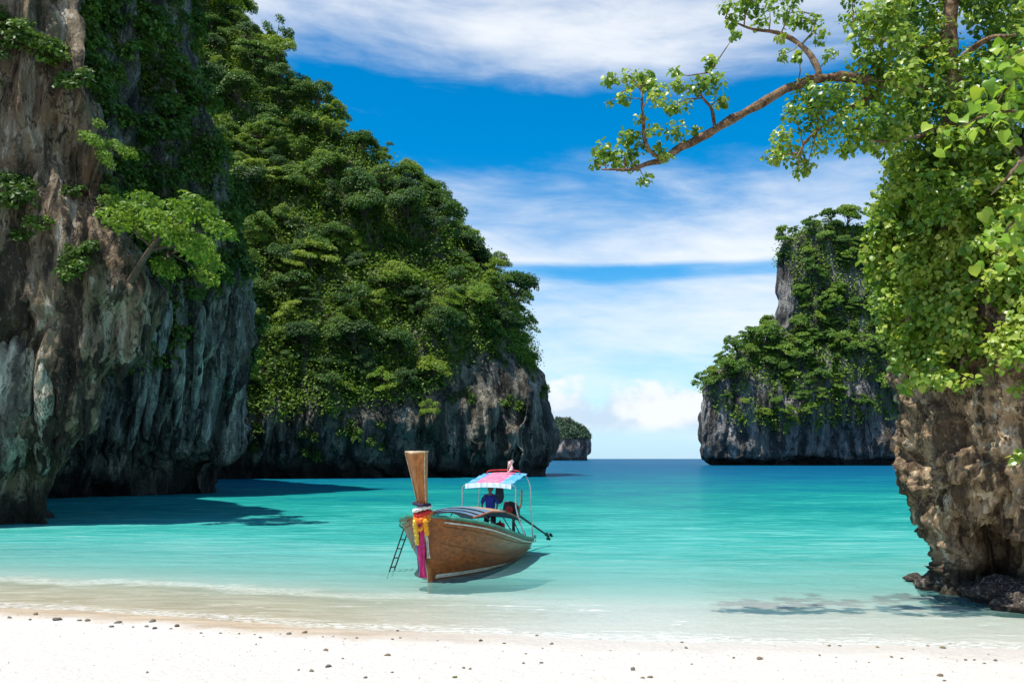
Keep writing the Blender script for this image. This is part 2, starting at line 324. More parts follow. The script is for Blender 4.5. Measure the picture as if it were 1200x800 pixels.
def water_mat():
    m, t = mat('sea_water'); tc = t.n('ShaderNodeTexCoord').outputs['Object']; xyz = t.n('ShaderNodeSeparateXYZ',{0:tc})
    d = t.n('ShaderNodeAttribute', attribute_name='depth').outputs['Fac']
    pat = t.noise(t.mapv(tc,(0.05,0.10,1)), 1.0, 4, 0.6)
    ripple_shade = t.noise(t.mapv(tc,(0.30,1.3,1),(5,2,0)), 1.0, 8, 0.80, 0.5)  # wavelet light and dark put into the water colour by varying the depth
    dd = t.m('MULTIPLY', d, t.m('MULTIPLY', t.rng(pat,0.3,0.7,0.6,1.5,False), t.rng(ripple_shade,0.34,0.66,0.4,2.0,False)))
    col = t.ramp(t.m('POWER', t.m('DIVIDE', dd, 40.0, clamp=True), 0.4),
        [(0.0,(0.27,0.52,0.47)),(0.19,(0.155,0.46,0.42)),(0.27,(0.048,0.355,0.315)),(0.34,(0.012,0.245,0.215)),(0.42,(0.004,0.180,0.178)),(0.52,(0.002,0.122,0.182)),(0.68,(0.001,0.080,0.16)),(1.0,(0.001,0.066,0.142))])
    opq = t.ramp(t.m('DIVIDE', d, 4.0, clamp=True), [(0.0,0.03),(0.03,0.18),(0.10,0.52),(0.25,0.80),(0.6,0.95),(1.0,0.98)])
    dist = t.rng(xyz.outputs[1], 20, 400, 1.0, 0.0)
    w1 = t.noise(t.mapv(tc,(0.55,1.25,1)), 1.0, 4, 0.6, 0.5)
    w2 = t.noise(t.mapv(tc,(2.2,4.6,1),(3,1,0)), 1.0, 4, 0.6, 0.6)
    w3 = t.noise(t.mapv(tc,(0.07,0.22,1)), 1.0, 3, 0.55, 0.3)
    h = t.m('ADD', t.m('MULTIPLY',w1,0.20), t.m('ADD', t.m('MULTIPLY',w2,0.055), t.m('MULTIPLY',w3,0.9)))
    calm = t.rng(d, 0.0, 0.5, 0.25, 1.0)
    b = t.n('ShaderNodeBump', {'Strength':t.m('MULTIPLY',calm,1.0),'Distance':1.5,'Height':h})
    dif = t.n('ShaderNodeBsdfDiffuse', {'Color':col,'Normal':b})
    tra = t.n('ShaderNodeBsdfTransparent', {'Color':t.mix(t.rng(d,0,1.2),(0.97,1,0.99),(0.66,0.97,0.94))})
    body = t.n('ShaderNodeMixShader', {0:opq,1:tra.outputs[0],2:dif.outputs[0]})
    fr = t.n('ShaderNodeFresnel', {'IOR':1.33,'Normal':b}).outputs[0]
    gl = t.n('ShaderNodeBsdfGlossy', {'Color':(0.9,0.95,1,1),'Roughness':0.16,'Normal':b})
    mx = t.n('ShaderNodeMixShader', {0:t.m('MULTIPLY',t.m('MINIMUM',fr,0.50),0.34),1:body.outputs[0],2:gl.outputs[0]})
    # thin broken foam along the lapping edge
    fo = t.noise(t.mapv(tc,(0.5,2.6,1),(1,7,0)), 1.6, 6, 0.7, 0.8)
    edge = t.m('MULTIPLY', t.rng(d,0.20,0.07), t.rng(d,-0.004,0.01))
    fm = t.m('MULTIPLY', t.m('MULTIPLY', t.rng(fo,0.58,0.72), edge), 0.5)
    dn = t.m('ADD', d, t.m('MULTIPLY', t.m('SUBTRACT', t.noise(t.mapv(tc,(0.25,0.6,1),(2,3,0)),1.0,4,0.6), 0.5), 0.10))
    lace = t.noise(t.mapv(tc,(2.5,5,1)), 2.0, 5, 0.7, 0.6)
    ln1 = t.m('MULTIPLY', t.rng(d,0.022,0.008), t.rng(lace,0.42,0.60))
    ln2 = t.m('MULTIPLY', t.m('MULTIPLY', t.rng(dn,0.10,0.125), t.rng(dn,0.17,0.135)), t.rng(lace,0.40,0.62,0.15,0.7))
    fm = t.m('MAXIMUM', fm, t.m('MAXIMUM', t.m('MULTIPLY',ln1,0.40), t.m('MULTIPLY',ln2,t.rng(xyz.outputs[0],2.0,-8.0,0.08,0.38))))
    fsh = t.n('ShaderNodeBsdfDiffuse', {'Color':(0.85,0.85,0.83,1)})
    mx2 = t.n('ShaderNodeMixShader', {0:fm,1:mx.outputs[0],2:fsh.outputs[0]})
    t.n('ShaderNodeOutputMaterial',{0:mx2}); return m
def build_ground():
    pos = spaced(16,0.2,6000,1.12); xs = np.unique(np.concatenate([-pos,pos]))
    ys = np.concatenate([-spaced(0.1,0.5,60,1.2)[::-1]+8, 8+spaced(30,0.16,9000,1.07)[1:]]); ys = np.unique(ys)
    tag(grid_sheet('beach', xs, ys, ground_z, sand_mat()), 'white sand beach sloping into the shallow water', None, None, 'structure')
    ys2 = ys[ys>12.5]
    def wz(x,y):
        p = np.stack([x*0.5,y*0.9,np.zeros_like(x)],-1).reshape(-1,3)
        return 0.02*fbm(p,2).reshape(x.shape)*np.clip((y-shore(x))/10,0.1,1)*np.clip(200/y,0,1)
    dep = lambda x,y: wz(x,y)-ground_z(x,y)
    tag(grid_sheet('sea', xs, ys2, wz, water_mat(), {'depth':dep}), 'clear turquoise sea reaching out to the horizon', None, None, 'structure')
build_ground()
# ------------------------------------------------------------------ lofted rock bodies
def cr(P, axis, ns, closed):
    """Catmull-Rom resample of array P along axis; ns = samples per segment"""
    P = np.moveaxis(np.asarray(P,float),axis,0); m = len(P); out = []
    segs = m if closed else m-1
    for i in range(segs):
        n = ns[i] if hasattr(ns,'__len__') else ns
        if closed: a,b,c,d = P[(i-1)%m],P[i],P[(i+1)%m],P[(i+2)%m]
        else: a,b,c,d = P[max(i-1,0)],P[i],P[i+1],P[min(i+2,m-1)]
        f = np.linspace(0,1,n,endpoint=False).reshape(-1,*([1]*(P.ndim-1)))
        out.append(0.5*((2*b)+(-a+c)*f+(2*a-5*b+4*c-d)*f**2+(-a+3*b-3*c+d)*f**3))
    if not closed: out.append(P[-1:])
    return np.moveaxis(np.concatenate(out),0,axis)
def loft(name, rings, ns_u, ns_v, disp, material):
    """rings: (K,M,3) closed loops bottom to top; returns object, grid points, normals"""
    G = cr(cr(np.array(rings),1,ns_u,True),0,ns_v,False); nv, nu, _ = G.shape
    def normals(G):
        du = np.roll(G,-1,1)-np.roll(G,1,1); dv = np.gradient(G,axis=0)
        n = np.cross(du,dv); n /= np.linalg.norm(n,axis=2)[...,None]+1e-9; return n
    N = normals(G)
    c = G.mean(axis=(1),keepdims=True)
    if np.sum((G-c)*N) < 0: N = -N; flip = True
    else: flip = False
    G = G + N*disp(G.reshape(-1,3),N.reshape(-1,3)).reshape(nv,nu,1)
    N2 = normals(G); N2 = -N2 if flip else N2
    V = G.reshape(-1,3); i = np.arange((nv-1)*nu); r = i//nu; cc = i%nu
    a = r*nu+cc; b = r*nu+(cc+1)%nu; F = np.stack([a,b,b+nu,a+nu],-1)
    if flip: F = F[:,::-1]
    top = V[-nu:].mean(0); V = np.concatenate([V,[top]]); k = np.arange(nu)
    T = np.stack([(nv-1)*nu+k,(nv-1)*nu+(k+1)%nu,np.full(nu,len(V)-1),np.full(nu,len(V)-1)],-1)
    me_f = [tuple(f) for f in F]+[(t[0],t[1],t[2]) if not flip else (t[1],t[0],t[2]) for t in T]
    me = bpy.data.meshes.new(name); me.from_pydata(V.tolist(),[],me_f); me.polygons.foreach_set('use_smooth',[True]*len(me.polygons)); me.update()
    me.materials.append(material); o = link(bpy.data.objects.new(name,me))
    return o, G, N2
def limestone(sc_, amp, flute=1.0, void=1.0):
    def d(p, n):
        wall = np.clip(1-np.abs(n[:,2]),0,1)
        q = p/sc_
        w = np.stack([perlin(q*0.45+k*31) for k in range(3)],-1)
        qq = q+w*[0.32,0.32,0.5]
        r1 = np.abs(perlin(qq*[0.75,0.75,0.09]+1)); r2 = np.abs(perlin(qq*[1.7,1.7,0.16]+8)); r3 = np.abs(perlin(qq*[3.6,3.6,0.4]+15))
        ribs = (1-np.minimum(r1*2.4,1))**1.5*0.8 + (1-np.minimum(r2*2.4,1))**1.5*0.42 + (1-np.minimum(r3*2.4,1))*0.16
        bulge = fbm(q*[0.33,0.33,0.30]+5,3)
        v = fbm(qq*[0.62,0.62,0.20]+21,3); slot = -np.clip(v-0.16,0,0.5)*2.6
        f1,f2 = worley(qq*[0.6,0.6,0.25]+3); crack = -np.clip(0.14-(f2-f1),0,0.14)*5
        fine = fbm(qq*[2.6,2.6,1.3]+9,3,0.62)
        return amp*(0.95*bulge + flute*ribs*wall + void*slot*wall + 0.7*crack + 0.24*fine - 0.55)
    return d
def ring(z, pts): return [(x,y,z) for x,y in pts]
# the near cliff on the left
def build_left_near():
    lv = [(640,66),(612,60),(592,54),(565,64),(535,84),(508,108),(475,112),(446,118),(420,156),(380,168),(330,176),(285,160),(240,136),(200,122),(140,112),(70,102),(0,94),(-110,84),(-300,40)]
    rings = []
    for i,(py,px) in enumerate(lv):
        z = Z(py,43); d0 = 43; u = 0 if z>4 else (4-z)*0.35
        rings.append(ring(z,[(X(-190,37+u,z),37+u),(X(-60,40.0+u,z),40.0+u),(X(px-70,41.0+u,z),41.0+u),(X(px-12,42.2+u*0.5,z),42.2+u*0.5),(X(px,44,z),44),(X(px-14,49,z),49),(X(-10,62,z),62),(X(-200,60,z),60)]))
    return loft('cliff', rings, [14,46,84,46,30,10,6,5], 18, limestone(2.1,0.62,1.25,1.1), M_L1)
def build_left_mid():
    lv = [(600,240),(577,245),(562,246),(545,256),(520,261),(495,261),(470,270),(430,279),(380,283),(330,277),(280,270),(200,254),(120,237),(50,220),(0,214),(-150,190),(-330,120)]
    rings = []
    for py,px in lv:
        z = Z(py,80); u = 0 if z>5 else (5-z)*0.5
        rings.append(ring(z,[(X(-60,62+u,z),62+u),(X(60,67+u,z),67+u),(X(150,72+u,z),72+u),(X(px-22,77+u,z),77+u),(X(px,80,z),80),(X(px-14,90,z),90),(X(60,125,z),125),(X(-150,110,z),110)]))
    return loft('cliff', rings, [16,60,76,46,30,8,5,5], 19, limestone(3.3,1.05,1.5,1.2), M_L2)
def build_hill():
    lv = [(572,604),(557,606),(546,613),(530,619),(500,620),(470,615),(440,610),(410,600),(370,586),(330,568),(290,540),(240,497),(190,450),(140,388),(80,330),(20,292),(-60,240),(-200,150)]
    rings = []
    for py,px in lv:
        z0 = Z(py,150); dT = 150+max(0,z0-15)*0.36; z = Z(py,dT); u = 0 if z>6 else (6-z)*0.55
        rec = max(0,z-12)*0.46
        fx = lambda f: 90+(px-90)*f
        rings.append(ring(z,[(X(fx(0.0),126+rec+u,z),126+rec+u),(X(fx(0.30),134+rec+u,z),134+rec+u),(X(fx(0.58),139+rec+u,z),139+rec+u),(X(fx(0.84),144+rec*0.95+u,z),144+rec*0.95+u),(X(px-6,148+rec*0.85+u*0.4,z),148+rec*0.85+u*0.4),(X(px,dT+2+rec*0.4,z),dT+2+rec*0.4),(X(px-30,dT+30,z),dT+30),(X(150,270,z),270),(X(0,230,z),230)]))
    def dd(p,n):
        base = limestone(5.0,1.6,1.2,1.1)(p,n)
        return base + 2.0*fbm(p/16.0+2,3)*np.clip((p[:,2]-12)/15,0,1)
    return loft('forested_hill', rings, [26,60,64,56,26,14,8,5,5], 15, dd, M_H)
def build_island():
    lv = [(552,848),(546,842),(541,831),(534,828),(505,828),(470,829),(446,832),(428,846),(412,868),(400,890),(390,908),(378,914),(340,916),(300,917),(276,921),(264,934),(257,960)]
    rings = []
    for py,px in lv:
        z = Z(py,404); u = 0 if z>7 else (7-z)*0.8; rec = max(0,z-30)*0.16
        q = lambda f: px+(1120-px)*f
        rings.append(ring(z,[(X(px,412+rec,z),412+rec),(X(px+5,400+rec+u,z),400+rec+u),(X(q(0.3),396+rec+u,z),396+rec+u),(X(q(0.65),392+rec+u,z),392+rec+u),(X(q(1.0),390+rec+u,z),390+rec+u),(X(1200,420,z),420),(X(1120,480,z),480),(X(px+40,470,z),470)]))
    return loft('rocky_island', rings, [20,60,66,50,10,6,6,10], 16, limestone(7.5,2.3,1.5,1.0), M_I)
def build_far_island():
    lv = [(541,645,690),(537,643,690),(530,640,693),(518,640,694),(508,641,692),(500,644,685),(493,649,676),(487,654,670)]
    rings = []
    for py,a,b in lv:
        z = Z(py,1400); c = X((a+b)/2,1400,z); w = X(b,1400,z)-c
        rings.append(ring(z,[(c+w*math.cos(k*math.pi/4),1440+0.8*w*math.sin(k*math.pi/4)) for k in range(8)]))
    return loft('far_island', rings, 12, 8, limestone(16,4.2,1.2), M_J)
def build_right_rock():
    lv = [(700,1094,19.2),(686,1086,18.6),(664,1090,19.0),(640,1086,19.1),(612,1074,18.6),(575,1049,18.0),(545,1042,17.7),(500,1048,17.7),(450,1049,17.7),(400,1040,17.8),(340,1032,18.1),(280,1044,18.6),(220,1062,19.4),(170,1100,20.4),(150,1150,21.4)]
    rings = []
    for i,(py,px,df) in enumerate(lv):
        z = Z(py,21.5); k = min(1.0,(i-11)/4) if i>11 else 0
        px += 24
        rings.append(ring(z,[(X(px,22,z),22),(X(px+10,20.9,z),20.9+k),(X(px+45,df+1.4,z),df+1.4),(X(px+100,df+0.35,z),df+0.35),(X(1230,df-0.35,z),df-0.35),(X(1380,df-0.6,z),df-0.6),(17,21,),(16,26),(X(px+60,26,z),26)]))
    def dd(p,n):
        f1,f2 = worley(p*[0.9,0.9,0.6]+2); cr1 = -np.clip(0.20-(f2-f1),0,0.2)*2.2
        f3,f4 = worley(p*[2.3,2.3,1.6]+7); pit = -np.clip(0.30-f3,0,0.3)*1.0-np.clip(0.1-(f4-f3),0,0.1)*1.6
        w = np.stack([perlin(p*0.6+k*31) for k in range(3)],-1); q = p+0.9*w
        diag = fbm(q*[0.9,0.9,0.32]+[0,0,3],4,0.55,True)
        cave = -1.3*np.exp(-(((p[:,0]-10.9)/0.75)**2+((p[:,2]-0.95)/0.42)**2))*(p[:,1]<20.6)
        sl = fbm(q*[0.75,0.75,0.22]+21,3)
        return 0.42*fbm(p*0.45+4,3)+0.40*diag+0.7*cr1*(p[:,2]<4)+0.30*pit-np.clip(sl-0.12,0,0.5)*1.5+0.17*fbm(q*3.0,3,0.62)+cave-0.05
    return loft('sea_rock', rings, [16,50,70,80,16,6,5,6,8], 17, dd, M_R)
L1,GL1,NL1 = build_left_near(); tag(L1,'brown overhanging limestone cliff, undercut at the water, at the end of the beach',None,None,'structure')
L2,GL2,NL2 = build_left_mid(); tag(L2,'grey green fluted limestone cliff hung with plants behind the brown overhang',None,None,'structure')
HL,GH,NH = build_hill(); tag(HL,'steep forested limestone headland falling to the water behind the boat',None,None,'structure')
IS,GI,NI = build_island(); tag(IS,'tall grey limestone island with patchy green cover across the water',None,None,'structure')
FI,GJ,NJ = build_far_island(); tag(FI,'small dome shaped island on the horizon',None,None,'structure')
RR,GR,NR = build_right_rock(); tag(RR,'weathered brown sea rock with leafy creepers over its top',None,None,'structure')
# ------------------------------------------------------------------ stalactites under the overhangs (parts of the cliffs)
def stalactites(cliff, G, N, n, m, l0, l1, zmin, zmax, seed):
    P = G.reshape(-1,3); Q = N.reshape(-1,3); f = np.sum((np.array((0,0,CAM_H))-P)*Q,1)
    idx = np.where((Q[:,2]<-0.22)&(P[:,2]>zmin)&(P[:,2]<zmax)&(f>0))[0]
    if len(idx)==0: return
    r = np.random.default_rng(seed); meshes = []
    for v in range(5):
        mb = MB(); k = 11; pts = [(0.06*math.sin(i*0.9+v),0.06*math.cos(i*1.1+v),0.30-1.3*i/(k-1)) for i in range(k)]
        rad = [0.20*(1-i/(k-1))**0.75*(1+0.28*math.sin(i*2.3+v*1.7))+0.014 for i in range(k)]; mb.tube(pts,rad,9)
        o = mb.build('stalactite',m,None,True); meshes.append(o.data); bpy.data.objects.remove(o)
    for i in r.choice(idx,min(n,len(idx)),replace=False):
        o = bpy.data.objects.new('stalactite',meshes[r.integers(5)]); link(o,cliff); L = r.uniform(l0,l1)
        o.location = P[i]-Q[i]*0.10*L; o.scale = (L*r.uniform(0.6,1.2),L*r.uniform(0.6,1.2),L*r.uniform(0.8,1.3)); o.rotation_euler = (r.normal()*0.06,r.normal()*0.06,r.random()*6)
stalactites(L1,GL1,NL1,46,M_L1,0.5,1.7,3.0,11,1)
stalactites(L2,GL2,NL2,60,M_L2,0.9,2.8,4.0,20,2)
stalactites(HL,GH,NH,46,M_H,1.2,3.2,4.0,16,3)
M_FS = rock_mat('flowstone', (0.10,0.09,0.07), (0.30,0.285,0.22), (0.60,0.56,0.45), s=0.9, moss=0.25, stain_amt=0.25, tide=1.6, bump=0.5, stretch=0.10)
M_FS2 = rock_mat('flowstone_green', (0.08,0.09,0.075), (0.27,0.30,0.25), (0.60,0.60,0.46), s=0.5, moss=0.3, stain_amt=0.2, tide=2.4, bump=0.5, stretch=0.08)
def flowstone(cliff, G, N, px0, px1, py0, py1, r0, r1, m, out=0.1):
    P = G.reshape(-1,3); Q = N.reshape(-1,3); t = P[:,1]*CP+(P[:,2]-CAM_H)*SP; gx = 600+FPX*P[:,0]/t; gy = 400-FPX*(-P[:,1]*SP+(P[:,2]-CAM_H)*CP)/t
    bad = np.where(np.sum((np.array((0,0,CAM_H))-P)*Q,1)>0,0,1e6); pts = []; n = 9
    for i in range(n):
        f = i/(n-1); k = np.argmin((gx-(px0+(px1-px0)*f))**2+(gy-(py0+(py1-py0)*f))**2+bad); pts.append(P[k]+Q[k]*[1,1,0.2]*out)
    pts = np.array(pts); sm = pts.copy()
    for _ in range(3): sm[1:-1] = (sm[:-2]+sm[2:]+2*sm[1:-1])/4
    S = spline(sm,44); f = np.linspace(0,1,44); rad = (r0*np.clip(f*5,0.05,1)**0.6*(1-f)+r1*f)*np.clip((1-f)*9,0.05,1)**0.6
    mb = MB(); mb.tube([tuple(p) for p in S],rad,20); V = np.array(mb.v)
    d = fbm(V*[1.4,1.4,0.25]*(0.6/r0)+3,3,0.6,True)*0.35*r0+0.12*r0*fbm(V*2.2,3); c = np.repeat(S,20,0); V = V+unit(V-c)*d[:,None]
    mb.v = [tuple(v) for v in V]; mb.build('flowstone_column',m,cliff,True)
for a in [(22,6,395,556,0.55,0.32),(4,-6,400,556,0.50,0.35),(33,22,408,552,0.38,0.20),(56,50,440,560,0.30,0.26),(48,44,425,540,0.26,0.14),(92,82,430,525,0.34,0.22),(112,104,425,520,0.30,0.12),(75,68,420,545,0.28,0.18),(126,118,418,470,0.28,0.10),(142,136,410,450,0.26,0.08),(100,97,390,470,0.26,0.12)]: flowstone(L1,GL1,NL1,a[0],a[1],a[2],a[3],a[4],a[5],M_FS if a[0]<60 else M_L1,-0.05)
for a in [(196,172,350,515,0.55,0.35),(214,205,330,500,0.5,0.3),(262,240,400,520,0.55,0.4),(236,226,360,480,0.45,0.3),(182,150,390,530,0.4,0.3),(274,266,380,470,0.45,0.25)]: flowstone(L2,GL2,NL2,*a,M_FS2,0.2)
# ------------------------------------------------------------------ foliage builders
T_CARD = (np.array([(0,-0.5,0),(0.36,0.0,0.10),(0,0.62,-0.05),(-0.36,0.0,0.10)]), [(0,1,2),(0,2,3)])
T_LEAF = (np.array([(0,0,0),(0,.5,-.04),(0,1.05,-.16),(.32,-.12,.07),(.55,.25,.10),(.40,.64,.03),(-.32,-.12,.07),(-.55,.25,.10),(-.40,.64,.03)]),
          [(0,3,4),(0,4,1),(1,4,5),(1,5,2),(0,7,6),(0,1,7),(1,8,7),(1,2,8)])
def leaf_arrays(C, Nn, size, tmpl, tip=None, r=rng):
    """instances of the leaf template: C centres, Nn normals, tip = preferred direction of the leaf's tip"""
    tv, tf = tmpl; n = len(C)
    Nn = unit(Nn); d = r.normal(size=(n,3))
    if tip is not None: d = d*0.55+tip
    Y = unit(d-Nn*np.sum(d*Nn,1,keepdims=True)); Xa = np.cross(Y,Nn)
    s = np.broadcast_to(np.asarray(size),(n,)).reshape(-1,1,1)
    V = C[:,None,:]+s*(tv[None,:,0:1]*Xa[:,None]+tv[None,:,1:2]*Y[:,None]+tv[None,:,2:3]*Nn[:,None])
    k = len(tv); F = (np.arange(n)[:,None,None]*k+np.array(tf)[None]).reshape(-1,3)
    return V.reshape(-1,3), F, k
def leaf_obj(name, C, Nn, size, tmpl, m, parent=None, tip=None, rnd=None):
    V,F,k = leaf_arrays(C,Nn,size,tmpl,tip)
    if rnd is None: rnd = rng.random(len(C))
    return mesh_np(name,V,F,m,parent,False,np.repeat(rnd,k))
def crown_points(clumps, per, flat=0.6, thick=0.55):
    """leaf centres and normals spread over the upper shells of ellipsoid clumps"""
    C=[];N=[];B=[]
    for c,r in clumps:
        n = max(6,int(per*r*r)); d = unit(rng.normal(size=(n,3))); d[:,2] = np.where(d[:,2]<-0.25,-d[:,2],d[:,2])
        rad = r*(1-thick*rng.random((n,1))**1.6)*(1+0.28*perlin(d*2.2+np.array(c)*3)[:,None])
        p = np.array(c)+d*rad*[1,1,flat]; C.append(p)
        N.append(unit(d*[0.7,0.7,1.0]+[0,0,0.55]+0.55*rng.normal(size=(n,3)))); B.append(np.clip(0.5+0.18*rng.normal()+0.2*rng.normal(size=n),0,1))
    return np.concatenate(C),np.concatenate(N),np.concatenate(B)
def make_tree(kind, crown_m, leaf=0.30, scale_leaf=0.66):
    """tree about 4.5 m tall: trunk with limbs, and a crown of leaf clumps; returns (trunk mesh, crown mesh)"""
    tr = MB(); clumps = []
    h = {'dome':2.4,'tier':2.8,'loose':2.9,'column':2.2}[kind]; lean = rng.normal(0,0.2,2)
    tip = np.array((lean[0],lean[1],h)); tr.tube(spline([(0,0,-0.6),(lean[0]*0.3,lean[1]*0.3,h*0.5),tuple(tip)],6),np.linspace(0.17,0.08,6),6)
    nl = {'dome':13,'tier':11,'loose':12,'column':10}[kind]
    for k in range(nl):
        a = k*2.4+rng.random()*0.6; f = rng.random()
        if kind=='dome': rr = 1.75*math.sqrt(f); c = (rr*math.cos(a),rr*math.sin(a),h+1.5-0.38*rr**1.7+0.25*rng.normal()); r = 0.72+0.35*rng.random()
        elif kind=='tier': rr = 2.2*math.sqrt(f); lev = k%3; c = (rr*math.cos(a),rr*math.sin(a),h-0.5+lev*0.85-0.08*rr); r = 0.70+0.3*rng.random()
        elif kind=='loose': rr = 1.9*math.sqrt(f); c = (rr*math.cos(a),rr*math.sin(a),h+0.6*rng.normal()+0.3); r = 0.50+0.35*rng.random()
        else: rr = 1.0*f; c = (rr*math.cos(a),rr*math.sin(a),0.6+k*0.42); r = 0.6+0.3*rng.random()
        c = np.array(c)+[lean[0],lean[1],0]; clumps.append((c,r))
        st = tip*(0.55+0.4*rng.random()); mid = (st+c)/2+[0,0,0.12]; tr.tube([tuple(st),tuple(mid),tuple(c)],[0.06,0.04,0.015],5,False)
    C,N,B = crown_points(clumps, 150/scale_leaf**2, 0.42 if kind=='tier' else 0.72)
    V,F,k = leaf_arrays(C,N,leaf*scale_leaf*(0.7+0.6*rng.random(len(C))),T_CARD)
    c = mesh_np('crown',V,F,crown_m,None,False,np.repeat(B,k)); t = tr.build('trunk',M_BARKD)
    COL.objects.unlink(c); COL.objects.unlink(t); return t, c
def make_shrub(crown_m, drape=False, leaf=0.26):
    clumps = []
    for k in range(9):
        a = k*2.4; rr = 0.9*math.sqrt(rng.random())
        if drape: c = (0.35*rng.normal(),0.55*rng.normal(),-2.6*rng.random()+0.3); r = 0.40+0.25*rng.random()
        else: c = (rr*math.cos(a),rr*math.sin(a),0.25+0.95*rng.random()); r = 0.40+0.34*rng.random()
        clumps.append((np.array(c),r))
    C,N,B = crown_points(clumps, 190, 1.3 if drape else 0.75)
    V,F,k = leaf_arrays(C,N,leaf*(0.7+0.6*rng.random(len(C))),T_CARD, np.array((0,0,-0.8)) if drape else None)
    c = mesh_np('foliage',V,F,crown_m,None,False,np.repeat(B,k))
    st = MB()
    for cc,_ in clumps[:5]: st.tube([(0,0,-0.3),tuple(cc*0.5+[0,0,0.05]),tuple(cc)],[0.05,0.035,0.015],5,False)
    t = st.build('stem',M_BARKD); COL.objects.unlink(c); COL.objects.unlink(t); return t, c
def plant(name, protos, loc, nrm, scale, lean, label, cat, group=None, mats=None, parts=('trunk','crown'), yaw=None):
    e = bpy.data.objects.new(name,None); COL.objects.link(e); e.empty_display_size = 0.2
    up = Vector((0,0,1)); n = Vector(nrm); hz = Vector((n.x,n.y,0))
    axis = (up+hz*lean).normalized(); q = up.rotation_difference(axis)
    e.rotation_mode = 'QUATERNION'; e.rotation_quaternion = q@Euler((0,0,random.random()*6.28 if yaw is None else yaw)).to_quaternion()
    e.location = loc; s = scale; e.scale = (s*random.uniform(0.9,1.12),s*random.uniform(0.9,1.12),s*random.uniform(0.85,1.15))
    tag(e,label,cat,group)
    for pn, src in zip(parts, protos):
        o = src.copy(); o.name = pn; COL.objects.link(o); o.parent = e
    return e
def pick(G, N, n, pred, mind, facing=-0.15, edge=1.0):
    """scatter points on a lofted grid: area weighted, facing the camera, at least mind apart"""
    P = G[:-1].reshape(-1,3); Q = N[:-1].reshape(-1,3)
    area = (np.linalg.norm(np.roll(G,-1,1)-G,axis=2)[:-1]*np.linalg.norm(G[1:]-G[:-1],axis=2)).ravel()
    v = np.array((0,0,CAM_H))-P; f = np.sum(unit(v)*Q,1)
    ok = (f>facing)&pred(P,Q)
    # inside a slightly widened picture
    t = P[:,1]*CP+(P[:,2]-CAM_H)*SP; px = 600+FPX*P[:,0]/t; py = 400-FPX*(-P[:,1]*SP+(P[:,2]-CAM_H)*CP)/t
    ok &= (px>-40)&(px<1240)&(py>-60)&(py<830)
    w = np.where(ok,area,0); 
    if w.sum()==0: return []
    idx = rng.choice(len(P),size=min(n*14,int((w>0).sum())),replace=False,p=w/w.sum()); out = []
    cells = {}
    for i in idx:
        p = P[i]; key = tuple((p//mind).astype(int)); bad = False
        for dx in (-1,0,1):
            for dy in (-1,0,1):
                for dz in (-1,0,1):
                    for o in cells.get((key[0]+dx,key[1]+dy,key[2]+dz),()):
                        if np.sum((o-p)**2)<mind*mind: bad = True
        if bad: continue
        cells.setdefault(key,[]).append(p); out.append((p,Q[i],px[i],py[i]))
        if len(out)>=n: break
    return out
def carpet(name, G, N, n, pred, size, m, label, lift=0.4, facing=-0.3, spread=0.5):
    P = G[:-1].reshape(-1,3); Q = N[:-1].reshape(-1,3)
    area = (np.linalg.norm(np.roll(G,-1,1)-G,axis=2)[:-1]*np.linalg.norm(G[1:]-G[:-1],axis=2)).ravel()
    f = np.sum(unit(np.array((0,0,CAM_H))-P)*Q,1); ok = (f>facing)&pred(P,Q); w = np.where(ok,area,0)
    i = rng.choice(len(P),size=n,p=w/w.sum())
    clump = np.clip(fbm(P[i]/(6*size)+3,2)+0.4,0,1.2)[:,None]
    C = P[i]+Q[i]*lift*(0.2+clump)*rng.random((n,1))+rng.normal(size=(n,3))*spread
    o = leaf_obj(name,C,Q[i]*0.5+[0,0,0.7]+0.6*rng.normal(size=(n,3)),size*(0.6+0.8*rng.random(n)),T_CARD,m,None,None,np.clip(0.45+0.3*rng.normal(size=n),0,1))
    return tag(o,label,'undergrowth',None,'stuff')
